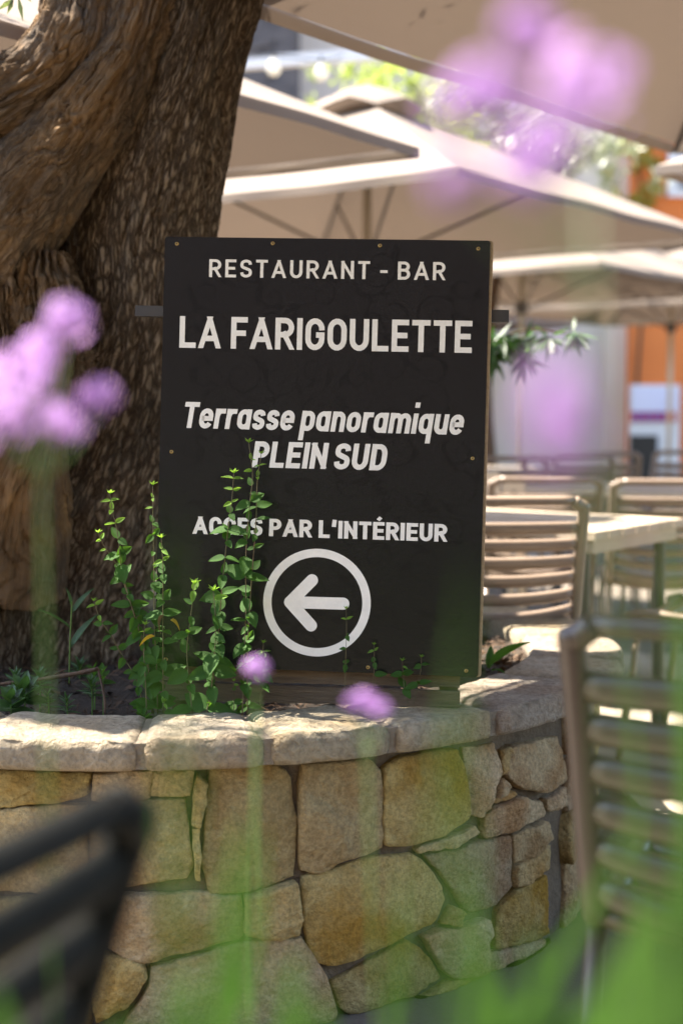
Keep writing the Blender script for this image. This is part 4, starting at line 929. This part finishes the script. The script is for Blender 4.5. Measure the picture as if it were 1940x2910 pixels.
def table(near, lu, lv, lab, z=.835):
    e = empty('terrace_table', (near[0], near[1], GZ), lab, 'table', 'slatted terrace tables'); e.rotation_euler = (0, 0, rad(UA)); n = max(3, int(lu / .09))
    for k in range(n):
        b = MB(); x0, x1 = lu * k / n + .003, lu * (k + 1) / n - .003; b.box((x0, 0, z - .028), (x1, lv, z + rng.normal() * .0008)); b.build('plank', M['table'], e)
    b = MB(); b.box((.03, .02, z - .075), (lu - .03, .045, z - .03)); b.build('apron', M['table'], e); b = MB(); b.box((.03, lv - .045, z - .075), (lu - .03, lv - .02, z - .03)); b.build('apron', M['table'], e)
    for x in (.06, lu - .06):
        for y in (.07, lv - .07): b = MB(); b.tube([(x, y, 0), (x, y, z - .03)], .022, 8); b.build('leg', M['rib'], e)
    return e
nc = at_z(1690, 1512, .735); table(nc[:2], .70, 1.25, 'pale slatted table right of the sign behind the nearest chair')
table((1.7, 6.6), .7, 1.2, 'second slatted table farther back at the right'); table((.9, 9.0), .7, 1.2, 'far slatted table behind the back row of chairs')

# ================================================================== buildings behind
def wallbox(name, a, b_, m, parent): b = MB(); b.box(a, b_); return b.build(name, m, parent)
YB = 19.0
def X_at(px_, y=YB): return at_y(px_, 1155, y)[0]
def Z_at(py_, y=YB): return at_y(970, py_, y)[2]
e = empty('beige_house', (X_at(1300), YB, 0), 'beige plastered house behind the parasols', 'building'); e.location = (0, 0, 0)
wallbox('wall', (X_at(850), YB, GZ), (X_at(1708), YB + 6, 9.5), M['plaster'], e)
wallbox('pilaster', (X_at(1708), YB - .25, GZ), (X_at(1785), YB + 6, 9.5), M['plaster_pale'], e)
wallbox('roof', (X_at(850) - .2, YB - .5, 9.5), (X_at(1785) + .02, YB + 6.3, 9.75), M['concrete'], e)
for k, px_ in enumerate((930, 1180, 1420)):
    f = wallbox('window', (X_at(px_), YB - .06, 6.2), (X_at(px_) + .95, YB - .002, 7.6), M['white_paint'], e)
    wallbox('pane', (X_at(px_) + .08, YB - .075, 6.3), (X_at(px_) + .87, YB - .062, 7.5), M['glass'], f)
e = empty('stone_house', (0, 0, 0), 'dark rubble stone house behind the tree at the left', 'building')
wallbox('wall', (-14, YB - 1.0, GZ), (X_at(848, YB - 1), YB + 6, 8.5), M['dark_stone'], e)
st = MB().box((-.16, -.03, -.1), (.16, .03, .1)).mesh('stone', M['dark_stone'])
for k in range(60):
    px_, py_ = rng.uniform(560, 830), rng.uniform(-30, 330); P = at_y(px_, py_, YB - 1.0)
    put('stone', st, e, Matrix.Translation((P[0], YB - 1.0, P[2])) @ Matrix.Rotation(rng.normal() * .08, 4, 'Y') @ Matrix.Diagonal((rng.uniform(.6, 1.2), 1, rng.uniform(.6, 1.2), 1)))
wallbox('roof', (-14.2, YB - 1.3, 8.5), (X_at(848, YB - 1) - .02, YB + 6, 8.75), M['concrete'], e)
f = wallbox('window', (-6.2, YB - 1.07, 3.4), (-5.2, YB - 1.002, 4.9), M['white_paint'], e); wallbox('pane', (-6.1, YB - 1.09, 3.5), (-5.3, YB - 1.072, 4.8), M['glass'], f)
e = empty('orange_house', (0, 0, 0), 'orange plastered house with shop front at the right edge', 'building'); YO = YB - .6
def XO(px_): return at_y(px_, 1155, YO)[0]
def ZO(py_): return at_y(970, py_, YO)[2]
wallbox('wall', (XO(1792), YO, GZ), (13, YO + 6, 9), M['orange'], e); wallbox('roof', (XO(1792) + .02, YO - .4, 9), (13.2, YO + 6.2, 9.25), M['concrete'], e)
f = wallbox('window', (XO(1884), YO - .07, ZO(560)), (XO(1990), YO - .002, ZO(430)), M['white_paint'], e); wallbox('pane', (XO(1912), YO - .09, ZO(540)), (XO(1970), YO - .072, ZO(445)), M['glass'], f)
sf = wallbox('shop_front', (XO(1786), YO - .12, GZ), (XO(1925), YO - .002, ZO(1094)), M['white_paint'], e)
wallbox('poster', (XO(1790), YO - .14, ZO(1168)), (XO(1918), YO - .122, ZO(1100)), M['lilac_print'], sf)
for k in range(11):
    x0 = XO(1785) + k * (XO(1912) - XO(1785)) / 11; wallbox('stripe', (x0, YO - .15, ZO(1198)), (x0 + .055, YO - .122, ZO(1170)), M['red_print' if k % 2 == 0 else 'blue_print'], sf)
wallbox('dark_opening', (XO(1784), YO - .16, .02), (XO(1862), YO - .122, ZO(1236)), M['black_void'], sf)
# climbing vine on the orange wall
def cloud_thing(name, lab, cat, centers, spread, count, L_, w_, m, seed, trunk=None, part='crown', squash=.7, droop=0, root=None, group=None):
    root = root if root is not None else (centers[0][0], centers[0][1], 0); e = empty(name, root, lab, cat, group)
    if trunk is not None:
        for tr in trunk: b = MB(); P = catmull(tr[0], 6); b.tube(P, np.linspace(tr[1], tr[1] * .35, len(P)), 8); b.build('trunk' if tr is trunk[0] else 'limb', M['twig'], e, world=True, smooth=True)
    leaf_cloud(centers, spread, count, L_, w_, seed, squash, droop).build(part, m, e, world=True); return e
vc = [at_y(x, y, YO - .25) for x, y in [(1815, 380), (1835, 430), (1850, 470), (1830, 520), (1840, 570), (1825, 630), (1850, 680), (1880, 730), (1735, 480), (1760, 420), (1720, 520)]]
cloud_thing('climbing_vine', 'vine with yellow and green leaves climbing the orange wall', 'vine', vc, .13, 900, .1, .07, M['vine_leaf'], 31, [([(vc[0][0], YO - .06, 0), (vc[5][0], YO - .07, 1.5), (vc[4][0], YO - .07, 3), (vc[0][0], YO - .07, 4.6)], .03)], 'foliage', 1.4)
# trees behind the middle parasol
tc = [at_y(x, y, 11.6) for x, y in [(1080, 270), (1140, 240), (1190, 310), (1060, 340), (1150, 380), (1110, 200), (1230, 350)]]
cloud_thing('small_tree', 'sunlit yellow green tree above the middle parasol', 'tree', tc, .24, 1500, .085, .032, M['lime_leaf'], 41, [([(tc[0][0] + .2, 11.7, 0), (tc[0][0] + .15, 11.7, 1.6), (tc[0][0] + .2, 11.65, 3.0), tuple(tc[0])], .06), ([(tc[0][0] + .15, 11.7, 2.6), tuple(tc[2])], .025), ([(tc[0][0] + .15, 11.7, 2.8), tuple(tc[3])], .025)])
tc = [at_y(x, y, 12.8) for x, y in [(1280, 300), (1340, 350), (1420, 380), (1500, 420), (1560, 360), (1640, 400), (1400, 470), (1300, 420), (1480, 500), (1600, 480), (1330, 250)]]
cloud_thing('silver_olive_tree', 'silvery olive tree right of the yellow green tree', 'tree', tc, .27, 5200, .11, .03, M['silver_leaf'], 42, [([(tc[2][0], 12.9, 0), (tc[2][0] - .1, 12.9, 1.5), (tc[2][0] + .05, 12.85, 2.8), tuple(tc[2])], .07), ([(tc[2][0], 12.9, 2.5), tuple(tc[5])], .03), ([(tc[2][0], 12.9, 2.4), tuple(tc[0])], .03), ([(tc[2][0], 12.9, 2.6), tuple(tc[3])], .03)])
# oleander behind the sign: branch reaching out on the right
P0 = at_y(1330, 1000, 5.2); e_c = [at_y(x, y, 5.2) for x, y in [(1405, 1010), (1412, 1050), (1440, 985), (1400, 970), (1380, 1000), (1330, 980), (1300, 1050), (1260, 950)]]
cloud_thing('oleander_shrub', 'dark leaved shrub whose branch shows right of the sign', 'shrub', e_c, .035, 170, .1, .02, M['leaf_dark'], 51, [([(P0[0] - .12, 5.2, 0), (P0[0] - .1, 5.2, .6), (P0[0] - .02, 5.2, 1.2), tuple(e_c[3])], .016), ([tuple(e_c[3]), tuple(at_y(1500, 938, 5.2)), tuple(at_y(1625, 950, 5.2))], .007)], 'foliage', droop=.7, root=(P0[0] - .12, 5.2, 0))
o = bpy.data.objects['oleander_shrub']; bc = [at_y(x, y, 5.2) for x, y in np.c_[np.linspace(1430, 1630, 14), 945 + 12 * np.sin(np.linspace(0, 3, 14))]]
leaf_cloud(bc, .014, 90, .085, .016, 52, droop=1.4).build('branch_foliage', M['leaf_dark'], o, world=True)
# white beam and festoon lights
YW = 11.0
e = empty('white_beam', (0, YW, 0), 'white horizontal beam at the top left behind the trunk', 'beam')
P0, P1 = at_y(560, 186, YW), at_y(2100, 76, YW); b = MB(); h = .085
b.add([(P0[0], YW, P0[2] - h / 2), (P1[0], YW, P1[2] - h / 2), (P1[0], YW + .08, P1[2] - h / 2), (P0[0], YW + .08, P0[2] - h / 2), (P0[0], YW, P0[2] + h / 2), (P1[0], YW, P1[2] + h / 2), (P1[0], YW + .08, P1[2] + h / 2), (P0[0], YW + .08, P0[2] + h / 2)], [(0, 3, 2, 1), (4, 5, 6, 7), (0, 1, 5, 4), (1, 2, 6, 5), (2, 3, 7, 6), (3, 0, 4, 7)])
b.build('bar', M['white_paint'], e, world=True)
b = MB(); b.tube([(P0[0] + .04, YW + .12, 0), (P0[0] + .04, YW + .12, P0[2] + .05)], .04, 10); b.build('post', M['white_paint'], e, world=True); b = MB(); b.tube([(P1[0] - .04, YW + .12, 0), (P1[0] - .04, YW + .12, P1[2] + .05)], .04, 10); b.build('post', M['white_paint'], e, world=True)
def bulb(px_, py_, y, parent, top):
    c = at_y(px_, py_, y); b = MB(); vs = []; n = 12; prof = [(.0, -.06), (.03, -.052), (.048, -.025), (.05, 0), (.042, .028), (.024, .05), (.018, .07)]
    for r_, z in prof:
        for k in range(n): vs.append((c[0] + r_ * math.cos(2 * math.pi * k / n), c[1] + r_ * math.sin(2 * math.pi * k / n), c[2] + z))
    b.add(vs, [(i * n + k, i * n + (k + 1) % n, (i + 1) * n + (k + 1) % n, (i + 1) * n + k) for i in range(len(prof) - 1) for k in range(n)]); o = b.build('bulb', M['bulb'], parent, smooth=True, world=True)
    b = MB(); b.tube([c + (0, 0, .07), c + (0, 0, .12), top], .012, 8); b.build('socket', M['wire'], o, world=True)
def festoon(pts, y, lab):
    P = [at_y(x, yy - 34, y) for x, yy in pts]; e = empty('festoon_lights', P[0], lab, 'string lights', 'festoon light strings'); b = MB(); b.tube(catmull(P, 8), .006, 6); b.build('cable', M['wire'], e, world=True)
    return e
f1 = festoon([(640, 205), (777, 192), (912, 205), (975, 190)], 10.8, 'light string with white bulbs under the white beam')
for x, y in ((777, 192), (912, 206)): bulb(x, y, 10.8, f1, at_y(x, y - 34, 10.8))
f2 = festoon([(1300, 440), (1457, 408), (1580, 350), (1700, 330)], 12.0, 'light string with a white bulb by the olive tree')
for x, y in ((1457, 410), (1325, 436)): bulb(x, y, 12.0, f2, at_y(x, y - 34, 12.0))

# ================================================================== flowers and leaves close to the camera
def floret_head(c, R_, n, r_):
    b = MB()
    for k in range(n):
        d = r_.normal(size=3); d[2] = d[2] * .7 + .25; d /= np.linalg.norm(d); p = c + d * R_ * r_.uniform(.6, 1.05); u_ = np.cross(d, r_.normal(size=3)); u_ /= np.linalg.norm(u_); v_ = np.cross(d, u_); s_ = .0042 * r_.uniform(.8, 1.2)
        for q in range(5):
            a = q * 1.2566; e1 = u_ * math.cos(a) + v_ * math.sin(a); e2 = u_ * math.cos(a + .5) + v_ * math.sin(a + .5); e3 = u_ * math.cos(a - .5) + v_ * math.sin(a - .5)
            b.add([p, p + e2 * s_ * .8 + d * .0005, p + e1 * s_ * 1.1 - d * .0006, p + e3 * s_ * .8 + d * .0005], [(0, 1, 2, 3)])
    return b
def verbena(root, heads, lab, seed, leafz=()):
    """heads: (photo x, y, depth, radius in metres); a tall thin stem forks to the flower heads"""
    r_ = np.random.default_rng(seed); e = empty('verbena', root, lab, 'flower', 'tall purple verbena stems'); C_ = [at_y(x, y, dp) for x, y, dp, _ in heads]; low = min(C_, key=lambda c: c[2])
    mean = np.mean(C_, axis=0); fork = np.array([mean[0] + (.03 if mean[0] > .05 else 0), mean[1], low[2] - .035]); root = np.array(root, float)
    b = MB(); b.tube(catmull([root, root * .5 + fork * .5 + np.array([.01, 0, 0]), fork], 8), .0009 + .0005 * mean[1] ** 2, 6); st_ = b.build('stem', M['stem_green'], e, world=True)
    for c, (x, y, dp, R_) in zip(C_, heads):
        b = MB(); b.tube(catmull([fork, fork * .5 + c * .5 + np.array([0, 0, -.01]), c - np.array([0, 0, R_ * .5])], 6), .0003 + .0004 * dp ** 2, 5); b.build('branch', M['stem_green'], e, world=True)
        floret_head(c, R_, 48, r_).build('flower_head', M['petal'], e, world=True)
    for z, az in leafz: put('leaf', LEAVES['l'][0], e, leaf_matrix(np.array([0, 0, z]) + (fork - root) * (z / max(fork[2], .1)) * np.array([1, 1, 0]), az, 30, .09, 0))
    return e
verbena((-.2, .86, GZ), [(190, 912, .98, .017), (285, 1130, .98, .014), (60, 1080, .92, .024), (10, 1200, .90, .026), (180, 1200, .9, .014), (-40, 1080, .95, .02), (110, 1000, .95, .014)], 'purple verbena at the left edge, blurred in front of the trunk', 61, ((.3, 20), (.5, 200)))
verbena((.13, .55, GZ), [(1495, 85, .56, .0095), (1670, 240, .6, .021), (1390, 270, .54, .0135), (1290, 310, .54, .009), (1560, 400, .54, .0125), (1500, 480, .50, .010), (1290, 510, .5, .007)], 'purple verbena at the upper right, blurred over the parasols', 62)
verbena((.07, .44, GZ), [(1590, 1110, .42, .007), (1610, 1250, .46, .0095), (1570, 1190, .4, .006)], 'faint purple verbena right of the sign', 63)
verbena((-.1, 1.0, GZ), [(728, 1900, 1.25, .0105)], 'small purple verbena head at the bottom left of the sign', 64)
verbena((.03, 1.02, GZ), [(1038, 2000, 1.12, .010), (1085, 2020, 1.1, .006), (1000, 1995, 1.1, .004)], 'small purple verbena head over the coping below the sign', 65)
# green blades and leaves
def blade(e, pts, dep, w_, name='leaf'):
    deps = dep if isinstance(dep, (list, tuple)) else [dep] * len(pts)
    P = catmull([at_y(x, y, d_) for (x, y), d_ in zip(pts, deps)], 6); n = len(P); b = MB(); vs = []
    for i, p in enumerate(P):
        t = i / (n - 1); ww = w_ / 2 * min(1, 2.2 * (1 - t)) ** .7 * (.7 + .3 * min(1, t * 4)); s_ = np.array([.94, .3, 0]) * ww
        vs += [p - s_, p + (0, .15 * ww, -.2 * ww), p + s_]
    b.add(vs, [(i * 3 + k, i * 3 + k + 1, i * 3 + 4 + k, i * 3 + 3 + k) for i in range(n - 1) for k in range(2)]); return b.build(name, M['blade'], e, world=True, smooth=True)
def clump(root, lab): return empty('iris_clump', root, lab, 'plant', 'leafy blade clumps in the foreground bed')
def zroot(x, d): r = at_y(x, 2900, d); return (r[0], d, GZ)
def ground_pt(x, y, d): return (x, y)
c1 = clump(zroot(700, 0.56), 'bright green blades at the bottom centre left, blurred')
for pts, d_, w_ in [([(640, 6200), (640, 3400), (640, 2700), (690, 2300)], 0.700, 0.0150), ([(560, 6200), (600, 3300), (700, 2800), (740, 2330)], 0.683, 0.0120), ([(760, 6200), (800, 3400), (820, 2900), (830, 2700)], 0.665, 0.0150), ([(880, 6200), (850, 3300), (800, 2950), (860, 2700)], 0.735, 0.0120), ([(600, 6200), (560, 3300), (530, 2900), (560, 2760)], 0.630, 0.0165), ([(960, 6200), (930, 3300), (900, 2950), (905, 2820)], 0.613, 0.0150)]: blade(c1, pts, d_, w_)
c2 = clump(zroot(1250, 0.57), 'green blades at the bottom centre, blurred over the stones')
for pts, d_, w_ in [([(1120, 6200), (1120, 3300), (1130, 2800), (1140, 2420)], 0.787, 0.0090), ([(1330, 6200), (1350, 3300), (1360, 2800), (1350, 2420)], 0.735, 0.0120), ([(1420, 6200), (1400, 3300), (1380, 2950), (1370, 2600)], 0.683, 0.0165)]: blade(c2, pts, d_, w_)
c3 = clump(zroot(1600, 0.55), 'broad green blades at the bottom right, blurred')
for pts, d_, w_ in [([(1250, 6200), (1400, 3300), (1560, 2800), (1850, 2270)], 0.717, 0.0150), ([(1500, 6200), (1560, 3300), (1650, 2950), (1900, 2520)], 0.630, 0.0225), ([(1700, 6200), (1720, 3300), (1780, 2900), (1935, 2480)], 0.578, 0.0255), ([(1650, 6200), (1600, 3300), (1560, 2900), (1500, 2640)], 0.630, 0.0194), ([(1800, 6200), (1850, 3300), (1870, 2950), (1890, 2700)], 0.542, 0.0255), ([(1500, 6200), (1480, 3300), (1450, 2950), (1440, 2760)], 0.595, 0.0225), ([(1950, 6200), (1980, 3300), (1960, 2900), (1930, 2300)], 0.578, 0.0210)]: blade(c3, pts, d_, w_)
c4 = clump(zroot(1880, .8), 'pale green tall blade at the right edge, blurred before the chairs')
for pts, d_, w_ in [([(1760, 6200), (1790, 3300), (1810, 2300), (1740, 1640)], .8, 0.0050), ([(1930, 6200), (1940, 3300), (1945, 2300), (1890, 1360)], .82, 0.0086), ([(1990, 6200), (1985, 3300), (1975, 2300), (1930, 1440)], .76, 0.0101)]: blade(c4, pts, d_, w_)
c6 = clump(zroot(520, .5), 'thin green blade blurred over the left edge of the sign')
for pts, d_, w_ in [([(540, 6200), (520, 3300), (480, 2300), (500, 1420)], .52, 0.0030), ([(470, 6200), (480, 3300), (520, 2600), (560, 1900)], .5, 0.0036)]: blade(c6, pts, d_, w_)
c7 = clump(zroot(1290, .52), 'thin green blade blurred over the lower right of the sign')
for pts, d_, w_ in [([(1260, 6200), (1260, 3300), (1240, 2500), (1340, 1560)], .52, 0.0043), ([(1320, 6200), (1330, 3300), (1330, 2500), (1290, 1780)], .5, 0.0043)]: blade(c7, pts, d_, w_)
c5 = clump(zroot(300, 0.56), 'green blades at the lower left edge, blurred under the dark chair')
for pts, d_, w_ in [([(60, 6200), (40, 3400), (10, 3000), (-20, 2800)], 0.613, 0.0180), ([(300, 6200), (330, 3400), (350, 3050), (360, 2880)], 0.613, 0.0180), ([(470, 6200), (470, 3400), (480, 3050), (500, 2860)], 0.613, 0.0180)]: blade(c5, pts, d_, w_)

# ================================================================== behind the camera (seen only as reflections)
for k, (x, h_, mm_) in enumerate([(-3.4, 1.5, 'hedge'), (-2.4, 2.3, 'hedge'), (-1.5, 1.1, 'lime_leaf'), (-.7, 1.7, 'hedge'), (.15, 1.0, 'lime_leaf'), (1.0, 1.9, 'hedge'), (2.2, 1.4, 'hedge')]):
    lab = 'leafy shrub behind the viewer, ' + ['leftmost', 'tall dark second from the left', 'low bright one left of centre', 'dark one at the centre', 'lowest bright one', 'tall dark one right of centre', 'rightmost'][k]
    cen = [(x + rng.uniform(-.4, .4), -3.2 + rng.uniform(-.3, .3), GZ + rng.uniform(.2, h_)) for _ in range(16)]
    cloud_thing('shrub', lab, 'shrub', cen, .16, 900, .1, .06, M[mm_], 70 + k, [([(x, -3.2, GZ), (x, -3.2, .3), (x + .1, -3.2, h_ * .7)], .03)], 'foliage', root=(x, -3.2, GZ), group='shrubs behind the viewer')

e = empty('added_house', (0, -8, GZ), 'added unseen house behind the viewer, keeping sky reflections off the sign', 'building')  # added out of view to block the sky mirrored in the sign
M['ochre'] = mat('ochre_plaster', (.12, .075, .05), .9, (.1, .06, .04), 1, .15, 25)
wallbox('wall', (-11, -6, 0), (11, 0, 8), M['ochre'], e); wallbox('roof', (-11.3, -6.3, 8), (11.3, .35, 8.25), M['concrete'], e)
for x in (-7, -4.2, -1.4, 1.4, 4.2, 7):
    for z in (1.0, 4.4):
        f = wallbox('window', (x - .6, .002, z), (x + .6, .06, z + 1.7), M['white_paint'], e); wallbox('pane', (x - .5, .062, z + .1), (x + .5, .075, z + 1.6), M['glass'], f)
